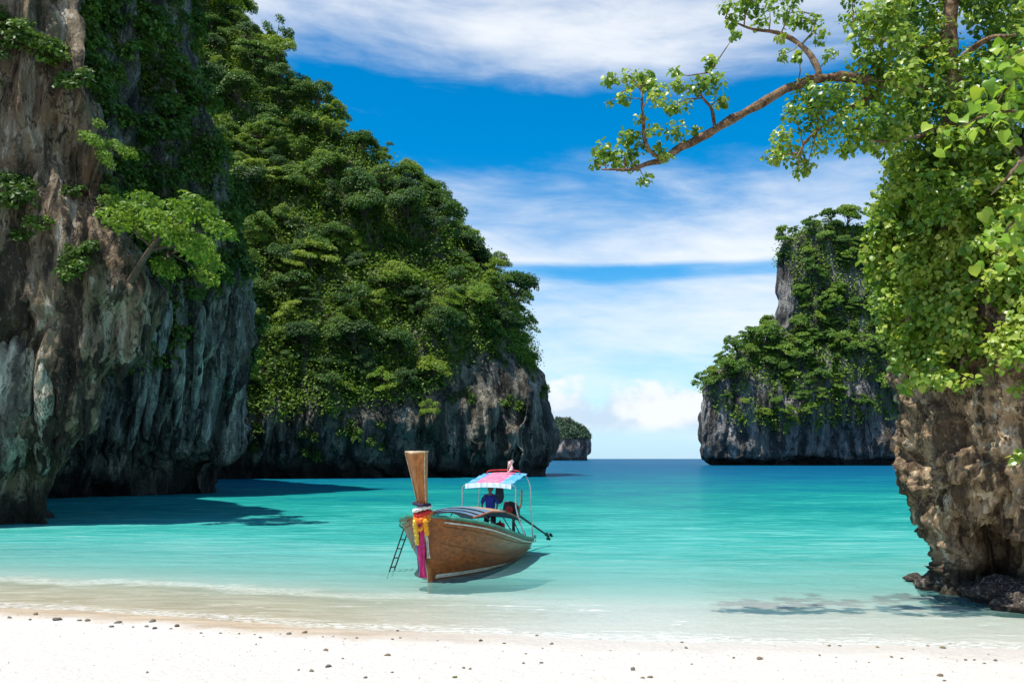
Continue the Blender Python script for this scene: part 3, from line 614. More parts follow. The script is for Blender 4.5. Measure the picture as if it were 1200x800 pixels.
# ------------------------------------------------------------------ vegetation on the cliffs
def vegetate():
    kinds = ['dome','dome','tier','loose','dome','dome','loose','column','dome','loose']
    protos = [make_tree(k,M_FC if i in (5,8,9) else M_F) for i,k in enumerate(kinds)]
    bright = [make_tree('tier',M_FB),make_tree('dome',M_FB),make_tree('loose',M_FB)]; rusty = make_tree('dome',M_FO)
    isl = [make_tree(k,M_FI,0.34,1.0) for k in ('dome','tier','dome','loose')]
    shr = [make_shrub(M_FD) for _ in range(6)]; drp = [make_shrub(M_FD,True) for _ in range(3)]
    # forested hill: cliff shows below a ragged line
    def line(px): return np.interp(px,[150,300,420,520,560,640],[472,472,484,455,420,418])
    def hp(P,Q):
        t = P[:,1]*CP+(P[:,2]-CAM_H)*SP; px = 600+FPX*P[:,0]/t; py = 400-FPX*(-P[:,1]*SP+(P[:,2]-CAM_H)*CP)/t
        return py < line(px)+28*fbm(P/9.0,2)
    def seen(P):
        t = P[:,1]*CP+(P[:,2]-CAM_H)*SP; px = 600+FPX*P[:,0]/t; py = 400-FPX*(-P[:,1]*SP+(P[:,2]-CAM_H)*CP)/t
        return (px>np.interp(py,[-60,0,200,330,430,577],[195,205,248,272,272,235]))
    carpet('undergrowth',GH,NH,230000,lambda P,Q:hp(P,Q)&seen(P),0.42,M_F,'dark green undergrowth covering the forested headland',3.2,-0.4,0.6)
    names = {'dome':('jungle_tree','round crowned'),'tier':('tiered_tree','flat layered'),'loose':('loose_tree','loose open crowned'),'column':('column_tree','narrow upright')}
    def zone(px,py):
        sky_ = np.interp(py,[-60,0,140,235,290,400],[290,335,440,540,590,632])
        if px > sky_-42: return 'along the falling ridge of the forested headland'
        if py > line(px)-70: return 'just above the bare cliff of the headland'
        return 'high on the forested headland slope' if py < 190 else 'half way up the forested headland slope'
    pts = pick(GH,NH,300,lambda P,Q:hp(P,Q)&seen(P),2.6,-0.35)
    for p,n,px,py in pts:
        k = random.randrange(len(protos)); nm,lb = names[kinds[k]]
        s = random.choice((0.75,0.9,1.05,1.2,1.4,1.75))*(1.1 if p[2]>40 else 1.0)
        plant(nm,protos[k],p-n*0.3,n,s,random.uniform(0.3,0.8)*(1-max(0,n[2])*0.6),('large ' if s>1.5 else 'small ' if s<1.1 else '')+('dark ' if k in (5,8,9) else '')+lb+' tree '+zone(px,py),'tree','trees on the forested headland')
    # single trees that stand out on the hill
    def on_hill(px,py,G,N):
        P = G.reshape(-1,3); t = P[:,1]*CP+(P[:,2]-CAM_H)*SP; qx = 600+FPX*P[:,0]/t; qy = 400-FPX*(-P[:,1]*SP+(P[:,2]-CAM_H)*CP)/t
        f = np.sum(unit(np.array((0,0,CAM_H))-P)*N.reshape(-1,3),1)
        i = np.argmin((qx-px)**2+(qy-py)**2+np.where(f>-0.1,0,1e6)); return P[i],N.reshape(-1,3)[i]
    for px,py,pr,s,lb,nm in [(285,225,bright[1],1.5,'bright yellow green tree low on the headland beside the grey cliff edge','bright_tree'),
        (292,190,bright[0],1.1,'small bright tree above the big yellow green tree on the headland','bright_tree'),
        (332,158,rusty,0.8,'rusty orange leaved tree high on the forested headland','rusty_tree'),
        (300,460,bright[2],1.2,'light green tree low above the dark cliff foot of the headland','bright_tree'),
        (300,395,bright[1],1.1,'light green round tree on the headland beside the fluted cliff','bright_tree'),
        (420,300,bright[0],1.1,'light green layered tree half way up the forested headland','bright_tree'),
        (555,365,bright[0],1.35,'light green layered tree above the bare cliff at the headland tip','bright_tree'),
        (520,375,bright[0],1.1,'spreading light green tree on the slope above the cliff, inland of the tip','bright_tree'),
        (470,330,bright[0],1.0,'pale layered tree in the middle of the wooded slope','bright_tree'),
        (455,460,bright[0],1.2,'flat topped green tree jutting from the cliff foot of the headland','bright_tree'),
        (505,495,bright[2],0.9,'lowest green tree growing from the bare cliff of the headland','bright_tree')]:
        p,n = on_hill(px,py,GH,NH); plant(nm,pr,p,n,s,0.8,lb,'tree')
    # hanging plants on the headland cliff
    def hc(P,Q):
        t = P[:,1]*CP+(P[:,2]-CAM_H)*SP; px = 600+FPX*P[:,0]/t; py = 400-FPX*(-P[:,1]*SP+(P[:,2]-CAM_H)*CP)/t
        return (py>line(px)-10)&(py<line(px)+50)&(fbm(P/8.0+4,2)>-0.1)
    for p,n,px,py in pick(GH,NH,46,hc,1.8,0.0):
        plant('hanging_plant',random.choice(drp),p+n*0.2,n,random.uniform(0.9,1.6),0.2,'green plant trailing down the bare cliff of the headland','plant','plants trailing on the headland cliff',parts=('stem','foliage'),yaw=math.atan2(n[1],n[0]))
    # island
    def ip(P,Q):
        t = P[:,1]*CP+(P[:,2]-CAM_H)*SP; px = 600+FPX*P[:,0]/t; py = 400-FPX*(-P[:,1]*SP+(P[:,2]-CAM_H)*CP)/t
        low = np.interp(px,[820,850,900,960,1010,1060],[462,478,492,500,478,500])
        n_ = fbm(P/16.0,3)
        tower = (px<940)&(py>285)&(py<388)
        return (py<low+20*n_)&(n_>np.where(py<445,-0.9,-0.22))&~(tower&(px<932+12*n_)&(py>310))
    for p,n,px,py in pick(GI,NI,300,ip,3.7,-0.2):
        k = random.randrange(len(isl))
        plant('island_tree',isl[k],p-n*0.5,n,random.choice((1.2,1.5,1.8,2.1,2.5)),random.uniform(0.3,0.8),['round green tree ','flat layered green tree ','bushy green tree ','loose green tree '][k]+('on the summit of the tall grey island' if py<290 else 'on the upper wall of the tall grey island' if py<385 else 'on the shoulder of the tall grey island' if py<440 else 'on the lower face of the tall grey island'),'tree','trees on the tall grey island')
    carpet('undergrowth',GI,NI,60000,ip,1.0,M_FI,'low green scrub on the tall grey island',3.0,-0.4,0.8)
    carpet('undergrowth',GJ,NJ,9000,lambda P,Q:(P[:,2]>Z(513,1440)+6*fbm(P/30,2)),2.4,M_FJ,'green forest cap of the small dome shaped island',3.5,-0.6,1.2)
    # mid left cliff: drapes and shrubs in the shade
    def prj(P):
        t = P[:,1]*CP+(P[:,2]-CAM_H)*SP; return 600+FPX*P[:,0]/t, 400-FPX*(-P[:,1]*SP+(P[:,2]-CAM_H)*CP)/t
    def l2(P,Q):
        px,py = prj(P); return (py<410)&(px>95)&(fbm(P/[6,6,14]+1,2)>np.where(py<330,-0.22,0.0))
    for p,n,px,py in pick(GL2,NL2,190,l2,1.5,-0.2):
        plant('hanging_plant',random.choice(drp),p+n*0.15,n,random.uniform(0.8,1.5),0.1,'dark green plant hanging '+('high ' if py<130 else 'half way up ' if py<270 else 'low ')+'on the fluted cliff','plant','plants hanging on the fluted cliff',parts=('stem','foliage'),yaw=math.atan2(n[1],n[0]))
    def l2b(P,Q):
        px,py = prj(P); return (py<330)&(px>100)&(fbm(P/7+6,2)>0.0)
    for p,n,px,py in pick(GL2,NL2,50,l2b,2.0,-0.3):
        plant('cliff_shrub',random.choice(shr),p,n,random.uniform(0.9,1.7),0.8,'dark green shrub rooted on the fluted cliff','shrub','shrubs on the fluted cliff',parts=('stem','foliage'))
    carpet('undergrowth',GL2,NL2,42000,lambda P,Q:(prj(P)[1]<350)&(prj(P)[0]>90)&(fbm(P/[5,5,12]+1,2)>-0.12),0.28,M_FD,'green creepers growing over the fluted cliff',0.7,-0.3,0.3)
    def l1(P,Q):
        px,py = prj(P); return ((py<120)&(px<120)|(py>215)&(py<330)&(px>15)&(px<130))&(fbm(P/4+6,2)>-0.25)
    for p,n,px,py in pick(GL1,NL1,84,l1,0.7,-0.2):
        plant('cliff_shrub',random.choice(shr),p,n,random.uniform(0.45,1.05),0.5,'green shrub rooted '+('near the top of' if py<130 else 'half way down')+' the brown overhanging cliff','shrub','shrubs on the brown overhanging cliff',parts=('stem','foliage'))
    # small trees leaning out from the near cliff, sunlit look from their leaf colour
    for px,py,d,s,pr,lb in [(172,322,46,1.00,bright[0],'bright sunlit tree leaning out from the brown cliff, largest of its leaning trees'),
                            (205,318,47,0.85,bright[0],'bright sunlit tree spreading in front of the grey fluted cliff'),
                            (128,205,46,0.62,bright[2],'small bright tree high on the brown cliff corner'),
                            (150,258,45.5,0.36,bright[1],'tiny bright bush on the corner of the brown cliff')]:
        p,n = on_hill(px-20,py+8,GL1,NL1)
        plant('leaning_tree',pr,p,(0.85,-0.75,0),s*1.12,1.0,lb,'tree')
vegetate()
# ------------------------------------------------------------------ long-tail boat
def wood_mat(name, col, rough=0.45, wear=(0.30,0.27,0.20), wear_amt=0.6, low=None, grain=(0.5,6,6)):
    m, t = mat(name); tc = t.n('ShaderNodeTexCoord').outputs['Object']; xyz = t.n('ShaderNodeSeparateXYZ',{0:tc})
    g = t.noise(t.mapv(tc,grain), 2.2, 5, 0.6, 0.3); bl = t.noise(t.mapv(tc,(1,2,2)), 1.3, 5, 0.65)
    c = t.mix(t.rng(g,0.3,0.7), tuple(x*0.62 for x in col), tuple(x*1.3 for x in col))
    c = t.mix(t.m('MULTIPLY', t.rng(bl,0.50,0.66), wear_amt), c, wear)
    sc_ = t.noise(t.mapv(tc,(6,6,0.8)), 1.6, 6, 0.7); c = t.mix(t.m('MULTIPLY', t.rng(sc_,0.56,0.66), 0.45), c, tuple(x*0.35 for x in col)); sc2 = t.noise(tc, 7, 6, 0.75); c = t.mix(t.m('MULTIPLY', t.rng(sc2,0.60,0.68), 0.35), c, (0.38,0.30,0.20))
    if low:
        f = t.rng(t.m('ADD',xyz.outputs[2],t.m('MULTIPLY',t.m('SUBTRACT',bl,0.5),0.5)), 0.42, -0.05)
        f = t.m('MULTIPLY', f, t.rng(xyz.outputs[0], 4.5, 0.5, 0.15, 1.0)); c = t.mix(f, c, low)
    b = t.n('ShaderNodeBump', {'Strength':0.25,'Distance':0.01,'Height':g})
    p = t.n('ShaderNodeBsdfPrincipled', {'Base Color':c,'Roughness':rough,'Normal':b,'Specular IOR Level':0.4})
    t.n('ShaderNodeOutputMaterial',{0:p}); return m
def stripe_mat():
    m, t = mat('striped_awning'); xyz = t.n('ShaderNodeSeparateXYZ',{0:t.n('ShaderNodeTexCoord').outputs['Object']})
    f = t.m('DIVIDE', t.m('ADD', xyz.outputs[1], 0.95), 1.9, clamp=True)
    c = t.ramp(f, [(0.0,(0.05,0.33,0.62)),(0.25,(0.80,0.16,0.30)),(0.70,(0.06,0.36,0.66)),(0.93,(0.55,0.62,0.68))], 'CONSTANT')
    n = t.noise(t.n('ShaderNodeTexCoord').outputs['Object'], 5, 4); c = t.mix(t.rng(n,0.4,0.8,0,0.35), c, (0.75,0.72,0.70))
    p = t.n('ShaderNodeBsdfPrincipled',{'Base Color':c,'Roughness':0.7}); tr = t.n('ShaderNodeBsdfTranslucent',{'Color':c})
    t.n('ShaderNodeOutputMaterial',{0:t.n('ShaderNodeMixShader',{0:0.2,1:p.outputs[0],2:tr.outputs[0]})}); return m
def build_boat():
    foot = gnd(504,680); ax = Vector((-0.30,-0.954,0)).normalized()
    L = 7.2
    root = empty('longtail_boat', (foot[0]-ax.x*L, foot[1]-ax.y*L, 0.0), math.atan2(ax.y,ax.x))
    tag(root,'wooden longtail boat with tall upright prow moored in the turquoise shallows','boat')
    MW = wood_mat('hull_wood',(0.30,0.082,0.018),0.36,(0.15,0.05,0.018),0.6,(0.17,0.15,0.10))
    MP = wood_mat('prow_wood',(0.42,0.135,0.030),0.30,(0.24,0.075,0.02),0.4,None,(7,7,0.5))
    MC = wood_mat('pale_wood',(0.50,0.38,0.24),0.55,(0.55,0.45,0.32),0.5)
    MG = simple('green_trim',(0.05,0.22,0.15),0.5,0,0.35,5,0.1); MWH = simple('white_trim',(0.62,0.60,0.52),0.6,0,0.2,5,0.1)
    MIN = wood_mat('deck_wood',(0.22,0.14,0.08),0.7); MD = simple('dark_metal',(0.035,0.035,0.035),0.4,0.6,0.4,9,0.2)
    MST = simple('steel_pole',(0.42,0.42,0.40),0.35,0.8,0.2,9,0.05); MBL = simple('blue_tarp',(0.045,0.22,0.50),0.6,0,0.3,3,0.4)
    MRD = simple('red_paint',(0.45,0.03,0.03),0.45,0,0.3,6,0.1); MOR = simple('rust',(0.22,0.10,0.04),0.7,0.3,0.4,9,0.3)
    S = np.array([0,0.8,1.8,3.0,4.2,5.2,6.0,6.6,7.0,7.2])
    HB = np.array([0.84,1.06,1.24,1.37,1.45,1.46,1.34,1.06,0.64,0.11])
    ZG = np.array([0.56,0.58,0.66,0.80,1.00,1.20,1.40,1.55,1.66,1.72])
    ZK = np.array([-0.12,-0.24,-0.32,-0.36,-0.36,-0.34,-0.30,-0.28,-0.26,-0.25])
    xs = np.linspace(0,7.2,46); hb = np.interp(xs,S,HB); zg = np.interp(xs,S,ZG); zk = np.interp(xs,S,ZK)
    k = np.ones(5)/5
    sm = lambda a: np.concatenate([a[:2],np.convolve(a,k,'valid'),a[-2:]])
    hb,zg,zk = sm(hb),sm(zg),sm(zk)
    T = np.linspace(0,1,10); rake = lambda z: 0.30*max(0,z+0.25)**1.1
    def sect(i, off):
        f = (xs[i]/7.2)**6; pw = 0.55+0.5*f; out = []
        for t in T:
            z = zk[i]+off+(zg[i]-zk[i]-off)*(t**(1.5-0.5*f)); y = max(0,(hb[i]-off))*(t**pw)
            out.append((xs[i]+f*rake(z), y, z))
        return out
    def shell(off, flipped):
        m = MB(); n = len(T)
        for sgn in (1,-1):
            vs = [(x,sgn*y,z) for i in range(len(xs)) for x,y,z in sect(i,off)]
            fs = [(i*n+j,(i+1)*n+j,(i+1)*n+j+1,i*n+j+1) for i in range(len(xs)-1) for j in range(n-1)]
            m.add(vs,fs)
        return m
    hull = shell(0,False).build('hull',MW,root,True)
    shell(0.05,True).build('hull_lining',MIN,root,True)
    # transom
    s0 = sect(0,0); pts = [(x-0.02,y,z) for x,y,z in s0]+[(x-0.02,-y,z) for x,y,z in s0[::-1]]
    pts2 = [(x+0.05,y*0.98,z) for x,y,z in pts]; n = len(pts)
    MB().add(pts+pts2,[tuple(range(n)),tuple(range(n,2*n))[::-1]]+[(i,(i+1)%n,n+(i+1)%n,n+i) for i in range(n)]).build('transom',MW,root)
    for sgn in (1,-1):      # gunwale rail, rubbing strake and pale strip at the waterline
        g = [(sect(i,0)[-1][0],sgn*(hb[i]),zg[i]+0.01) for i in range(len(xs))]
        MB().tube(g,0.045,8).build('gunwale',MG,root,True)
        MB().tube([(x,y*1.0+sgn*0.015,z-0.13) for x,y,z in g[:-1]],0.022,6).build('rubbing_strake',MWH if sgn>0 else MG,root,True)
        strip = []
        for i in range(14,len(xs)-1):
            ss = sect(i,0); zt = 0.05
            ys = np.interp([zt,zt+0.10],[p[2] for p in ss],[p[1] for p in ss]); xx = np.interp(zt,[p[2] for p in ss],[p[0] for p in ss])
            strip += [(xx,sgn*(ys[0]+0.012),zt),(xx,sgn*(ys[1]+0.012),zt+0.02+0.08*min(1,(i-14)/20))]
        q = len(strip)//2
        MB().add(strip,[(2*a,2*a+2,2*a+3,2*a+1) for a in range(q-1)]).build('waterline_strip',MWH,root)
    # plank lines along the hull sides
    for sgn in (1,-1):
        for tt in (4,6,8):
            ln = [(sect(i,0)[tt][0],sgn*(sect(i,0)[tt][1]+0.004),sect(i,0)[tt][2]) for i in range(0,len(xs)-1)]
            MB().tube(ln,0.011,5).build('plank_seam',MOR,root,True)
    # deck boards
    for j in range(9):
        x0 = 0.35+j*0.62
        w = np.interp(x0+0.28,xs,hb)*0.80; zz = np.interp(x0,xs,zg)-0.36
        MB().box((x0+0.28,0,zz),(0.56,2*w,0.03),bev=0.006).build('deck_board',MIN,root)
    MB().box((1.5,0,0.58),(2.0,1.5,0.04),bev=0.008).box((1.5,0.6,0.44),(1.9,0.06,0.24)).box((1.5,-0.6,0.44),(1.9,0.06,0.24)).build('stern_platform',MIN,root)
    for x0 in (2.75,4.0,5.2):
        w = np.interp(x0,xs,hb)*0.95; zz = np.interp(x0,xs,zg)-0.10
        MB().box((x0,0,zz),(0.24,2*w,0.045),bev=0.008).build('thwart',MC,root)
    MB().add([(5.6,1.30,1.25),(5.6,-1.30,1.25),(6.9,-0.55,1.60),(6.9,0.55,1.60),(5.6,1.28,1.21),(5.6,-1.28,1.21),(6.9,-0.53,1.56),(6.9,0.53,1.56)],
             [(0,1,2,3),(7,6,5,4),(0,3,7,4),(1,5,6,2),(0,4,5,1),(3,2,6,7)]).build('foredeck',MC,root)
    # stem and tall prow
    st = [(7.20,-0.33),(7.30,0.25),(7.46,0.9),(7.68,1.6),(7.86,2.1),(8.10,2.75),(8.32,3.36)]
    wid = [0.05,0.06,0.07,0.085,0.12,0.185,0.265]; dep = [0.10,0.11,0.12,0.15,0.17,0.20,0.24]
    def loft_prow(a, b, name, m, grow=0.0):
        vs = []; fs = []
        for i in range(a,b):
            x,z = st[i]; w = wid[i]+grow; d = dep[i]+grow
            vs += [(x-d,w,z),(x-d,-w,z),(x+0.0,-w*1.0,z),(x+d*0.75,0,z-0.05*(i>4)),(x+0.0,w*1.0,z)]
        n = b-a
        for i in range(n-1):
            for q in range(5): fs.append((i*5+q,i*5+(q+1)%5,(i+1)*5+(q+1)%5,(i+1)*5+q))
        fs += [tuple(range(5))[::-1],tuple((n-1)*5+q for q in range(5))]
        return MB().add(vs,fs).build(name,m,root)
    loft_prow(0,4,'stem',MP); pr = loft_prow(3,7,'prow',MP)
    x,z = st[6]; w = wid[6]+0.012; d = dep[6]+0.012
    MB().add([(x-d,w,z+0.002),(x-d,-w,z+0.002),(x,-w,z+0.002),(x+d*0.75,0,z-0.05),(x,w,z+0.002),(x-d,w,z+0.035),(x-d,-w,z+0.035),(x,-w,z+0.035),(x+d*0.75,0,z-0.015),(x,w,z+0.035)],
             [(0,1,2,3,4),(9,8,7,6,5)]+[(q,(q+1)%5,5+(q+1)%5,5+q) for q in range(5)]).build('prow_cap',MC,pr)
    for sgn in (1,-1):
        MB().tube([(st[i][0]+0.012,sgn*(wid[i]+0.004),st[i][1]) for i in range(3,7)],0.016,5).build('edge_strip',MC,pr)
    # awning over the stern on steel posts
    def roof_z(xx,yy): return 2.50+0.07*(1-(yy/0.95)**2)-0.17*(xx-1.6)
    rv=[];rf=[]; NXr,NYr=8,12
    for lay in (0,0.022):
        for i in range(NXr+1):
            for j in range(NYr+1):
                xx=0.75+1.75*i/NXr; yy=-0.78+1.56*j/NYr; rv.append((xx,yy,roof_z(xx,yy)+lay-0.02*math.sin(i*2.1)*(0<i<NXr)))
    o=(NXr+1)*(NYr+1); ww=NYr+1
    for i in range(NXr):
        for j in range(NYr):
            a=i*ww+j; rf+=[(a,a+ww,a+ww+1,a+1),(o+a,o+a+1,o+a+ww+1,o+a+ww)]
    for i in range(NXr):
        for j in (0,NYr): a=i*ww+j; rf.append((a,a+ww,o+a+ww,o+a))
    for j in range(NYr):
        for i in (0,NXr): a=i*ww+j; rf.append((a,a+1,o+a+1,o+a))
    aw = MB().add(rv,rf).build('awning',stripe_mat(),root,True)
    vv=[];vf=[]
    for j in range(25):
        yy=-0.78+1.56*j/24; zz=roof_z(2.5,yy); wv=0.012*math.sin(j*1.9)
        vv+=[(2.515+wv,yy,zz+0.02),(2.54+wv*2,yy,zz-0.13),(2.522+wv,yy,zz+0.02),(2.547+wv*2,yy,zz-0.13)]
    for j in range(24): a=4*j; vf+=[(a,a+4,a+5,a+1),(a+2,a+3,a+7,a+6),(a+1,a+5,a+7,a+3)]
    MB().add(vv,vf).build('valance',simple('pale_valance',(0.55,0.66,0.72),0.7,0,0.15,5,0.1),aw)
    for xx in (0.8,2.45):
        for sgn in (1,-1):
            yb = np.interp(xx,xs,hb)*0.95; zb = np.interp(xx,xs,zg)-0.05
            MB().tube(spline([(xx,sgn*yb,zb),(xx,sgn*0.92,1.6),(xx,sgn*0.90,2.26),(xx,sgn*0.74,roof_z(xx,0.74)-0.02)],12),0.022,8).build('awning_post',MST,root,True)
        MB().tube([(xx,y,roof_z(xx,y)-0.03) for y in np.linspace(-0.74,0.74,9)],0.02,6).build('awning_bow',MST,root,True)
    MB().tube(spline([(0.95,-0.55,2.57),(0.95,-0.5,2.79),(0.95,0.5,2.79),(0.95,0.55,2.57)],16),0.02,6).build('roof_rail',MRD,root,True)
    # small rag tied to a stick on the roof
    fs_ = MB().tube([(1.0,0.15,2.50),(1.0,0.2,3.12)],0.015,6).build('roof_stick',MC,root)
    rg=[];rfc=[]
    for i in range(7):
        for j in range(4): rg.append((1.0+0.05*math.sin(i*1.3+j),0.20+0.05*j+0.03*math.sin(i*1.7),3.10-0.06*i+0.02*j))
    for i in range(6):
        for j in range(3): a=i*4+j; rfc.append((a,a+1,a+5,a+4))
    ro = MB().add(rg,rfc).build('rag',simple('pink_rag',(0.75,0.55,0.52),0.8),fs_); md = ro.modifiers.new('s','SOLIDIFY'); md.thickness=0.012
    # low tarp on a bowed frame amidships
    def tz(u): return np.interp(u,[2.0,2.8,3.8,4.8,5.9],[1.20,1.44,1.60,1.66,1.56])
    def tw(u): return np.interp(u,[2.0,4.0,5.9],[0.92,0.98,0.72])
    tv=[];tf=[]; us=np.linspace(2.0,5.9,22); vs_=np.linspace(-1,1,11)
    for lay in (0,0.018):
        for i,u in enumerate(us):
            for v in vs_: tv.append((u,v*tw(u),tz(u)+0.12*(1-v*v)+lay+0.012*math.sin(i*2.4+v*3)))
    o=len(us)*11
    for i in range(len(us)-1):
        for j in range(10): a=i*11+j; tf+=[(a,a+11,a+12,a+1),(o+a,o+a+1,o+a+12,o+a+11)]
        for j in (0,10): a=i*11+j; tf.append((a,a+11,o+a+11,o+a))
    for j in range(10):
        for i in (0,len(us)-1): a=i*11+j; tf.append((a,a+1,o+a+1,o+a))
    m, t = mat('tarp_panels'); xyz = t.n('ShaderNodeSeparateXYZ',{0:t.n('ShaderNodeTexCoord').outputs['Object']})
    f = t.m('DIVIDE', t.m('SUBTRACT', xyz.outputs[0], 2.0), 4.0, clamp=True)
    c = t.ramp(f,[(0.0,(0.05,0.27,0.58)),(0.36,(0.36,0.20,0.10)),(0.66,(0.09,0.17,0.25)),(0.80,(0.05,0.13,0.22))],'CONSTANT')
    nn = t.noise(t.n('ShaderNodeTexCoord').outputs['Object'],4,5); c = t.mix(t.rng(nn,0.35,0.75,0,0.35),c,(0.30,0.30,0.28))
    t.n('ShaderNodeOutputMaterial',{0:t.n('ShaderNodeBsdfPrincipled',{'Base Color':c,'Roughness':0.55})})
    MB().add(tv,tf).build('tarp',m,root,True)
    for sgn in (1,-1):
        MB().tube([(u,sgn*(tw(u)+0.01),tz(u)+0.01) for u in us],0.026,6).build('tarp_rail',MP if sgn>0 else MC,root,True)
        for u in (2.3,3.2,4.2,5.3):
            zb=np.interp(u,xs,zg)-0.03; yb=np.interp(u,xs,hb)*0.96
            MB().tube([(u,sgn*yb,zb),(u,sgn*tw(u),tz(u))],0.016,6).build('tarp_post',MD,root,True)
    for u in (5.15,5.55,5.9):
        MB().tube([(u,v*tw(u),tz(u)+0.12*(1-v*v)+0.03) for v in vs_],0.018,5).build('tarp_batten',MD,root,True)
    # engine on its pivot with the long propeller shaft
    en = empty('engine',(0,0,0)); en.parent = root; en.location=(0.25,0.18,1.22)
    MB().box((0.15,0,0.20),(0.52,0.34,0.36),bev=0.03).build('engine_block',MD,en,True)
    MB().box((0.18,0,0.43),(0.34,0.22,0.14),bev=0.03).build('engine_head',MOR,en,True)
    MB().lathe([(0.05,-0.03),(0.24,-0.03),(0.27,0.0),(0.24,0.05),(0.08,0.06)],(0.48,0,0.28),18,'X').build('flywheel',MD,en,True)
    MB().lathe([(0.03,-0.02),(0.12,-0.02),(0.12,0.04),(0.03,0.05)],(0.58,0,0.28),14,'X').build('pulley',MRD,en,True)
    MB().lathe([(0.06,-0.12),(0.10,-0.10),(0.10,0.10),(0.06,0.12)],(0.1,-0.24,0.42),12,'X').build('air_filter',MRD,en,True)
    MB().tube([(0.05,0.2,0.3),(-0.02,0.24,0.5),(-0.05,0.24,0.92)],0.032,8).build('exhaust_pipe',MOR,en,True)
    MB().lathe([(0.04,-0.72),(0.06,-0.70),(0.05,0.0)],(0.12,0,0.0),10,'Z').build('pivot_post',MD,en,True)
    MB().tube([(0.45,0.0,0.16),(1.15,-0.15,0.32)],0.02,6).build('tiller',MST,en,True)
    sh0=Vector((-0.10,0,0.12)); sh1=Vector((-2.9,0.42,-0.88))
    MB().tube([sh0,sh1],[0.05,0.032],8).build('propeller_shaft',MD,en,True)
    MB().lathe([(0.02,-0.05),(0.05,-0.02),(0.05,0.06),(0.02,0.10)],sh1,10,'X').build('propeller_hub',MD,en,True)
    for q in range(3):
        a=q*2.094+0.4; c_=sh1+Vector((-0.02,math.cos(a)*0.1,math.sin(a)*0.1))
        MB().box(c_,(0.03,0.10,0.16),(a,0.5,0),0.008).build('propeller_blade',MD,en)
    # boarding ladder on the far side of the bow
    ld = [(Vector((5.75,-1.40,1.33)),Vector((5.95,-1.78,0.02))),(Vector((5.30,-1.46,1.25)),Vector((5.50,-1.84,0.0)))]
    lad = empty('ladder',(0,0,0)); tag(lad,'thin metal boarding ladder hung over the side of the longtail boat','ladder'); lad.location=root.location; lad.rotation_euler=root.rotation_euler
    for a,b in ld: MB().tube([a+Vector((0,0.12,0.06)),a,b,b+(b-a)*0.15],0.022,6).build('stile',MD,lad,True)
    for q in range(5):
        f=0.12+q*0.2; MB().tube([ld[0][0].lerp(ld[0][1],f),ld[1][0].lerp(ld[1][1],f)],0.018,6).build('rung',MD,lad,True)
    # things carried in the boat
    def rel(o,label,cat,group=None):
        o.location=root.location; o.rotation_euler=root.rotation_euler; return tag(o,label,cat,group)
    def lump(name,c,r,m,label,cat,sq=(1,1,0.75),sd=1):
        bm=bmesh.new(); bmesh.ops.create_icosphere(bm,subdivisions=3,radius=1.0); P=np.array([v.co for v in bm.verts]); q=1+0.30*fbm(P*1.6+sd*7,3)
        for v,a in zip(bm.verts,q): v.co=Vector((v.co.x*sq[0],v.co.y*sq[1],v.co.z*sq[2]))*float(a*r)+Vector(c)
        me=bpy.data.meshes.new(name); bm.to_mesh(me); bm.free(); me.polygons.foreach_set('use_smooth',[True]*len(me.polygons)); me.materials.append(m)
        return rel(link(bpy.data.objects.new(name,me)),label,cat)
    lump('cargo_sack',(1.05,0.50,0.52),0.30,simple('dark_sack',(0.05,0.06,0.09),0.8),'dark lumpy sack stowed by the boat stern rail','sack',sd=1)
    lump('cargo_sack',(0.55,0.34,0.50),0.27,simple('blue_sack',(0.05,0.13,0.26),0.8),'blue grey bundle heaped beside the engine','sack',sd=2)
    lump('cargo_sack',(1.55,0.62,0.54),0.24,simple('grey_sack',(0.30,0.33,0.34),0.8),'pale grey bundle behind the dark sack in the boat','sack',sd=3)
    lump('cargo_sack',(0.45,-0.30,0.55),0.30,simple('maroon_sack',(0.16,0.04,0.07),0.8),'maroon bundle in the stern of the boat','sack',sd=4)
    jc = MB().box((1.75,0.15,0.95),(0.22,0.30,0.36),bev=0.04).lathe([(0.04,0),(0.04,0.06)],(1.75,0.15,1.13),10).build('fuel_can',MRD,None,True); rel(jc,'red fuel can standing beside the boat engine','can')
    # dark bag hanging from the awning
    bg = MB().lathe([(0.02,0.0),(0.09,-0.06),(0.13,-0.25),(0.15,-0.48),(0.10,-0.62),(0.03,-0.68)],(1.95,0.20,2.43),14).tube([(1.95,0.20,2.42),(1.95,0.20,2.50)],0.01,5).build('hanging_bag',simple('black_cloth',(0.02,0.02,0.025),0.8),None,True)
    rel(bg,'black bag hanging from the striped awning beside the boatman','bag')
    # garlands and sashes tied round the prow
    def at(zq):
        zs=[p[1] for p in st]; return np.interp(zq,zs,[p[0] for p in st]),np.interp(zq,zs,wid),np.interp(zq,zs,dep)
    def garland(zc,m,label,r=0.055,tilt=0.0,drop=0.0,n=26):
        x,w,d=at(zc); mb=MB()
        for q in range(n):
            a=2*math.pi*q/n; cx=x-0.01+math.cos(a)*(d+0.07); cy=math.sin(a)*(w+0.09); cz=zc+tilt*math.sin(a)-drop*max(0,math.cos(a))**2
            bm=bmesh.new(); bmesh.ops.create_icosphere(bm,subdivisions=2,radius=r*(0.85+0.3*rng.random()))
            P=[v.co*(1+0.22*rng.random())+Vector((cx,cy,cz)) for v in bm.verts]; bm.verts.index_update(); mb.add(P,[tuple(v.index for v in f.verts) for f in bm.faces]); bm.free()
        return rel(mb.build('garland',m),label,'garland')
    garland(1.72,simple('orange_flower',(0.80,0.17,0.015),0.8,0,0.4,20),'orange flower garland tied round the boat prow',0.075,0.03,0.10)
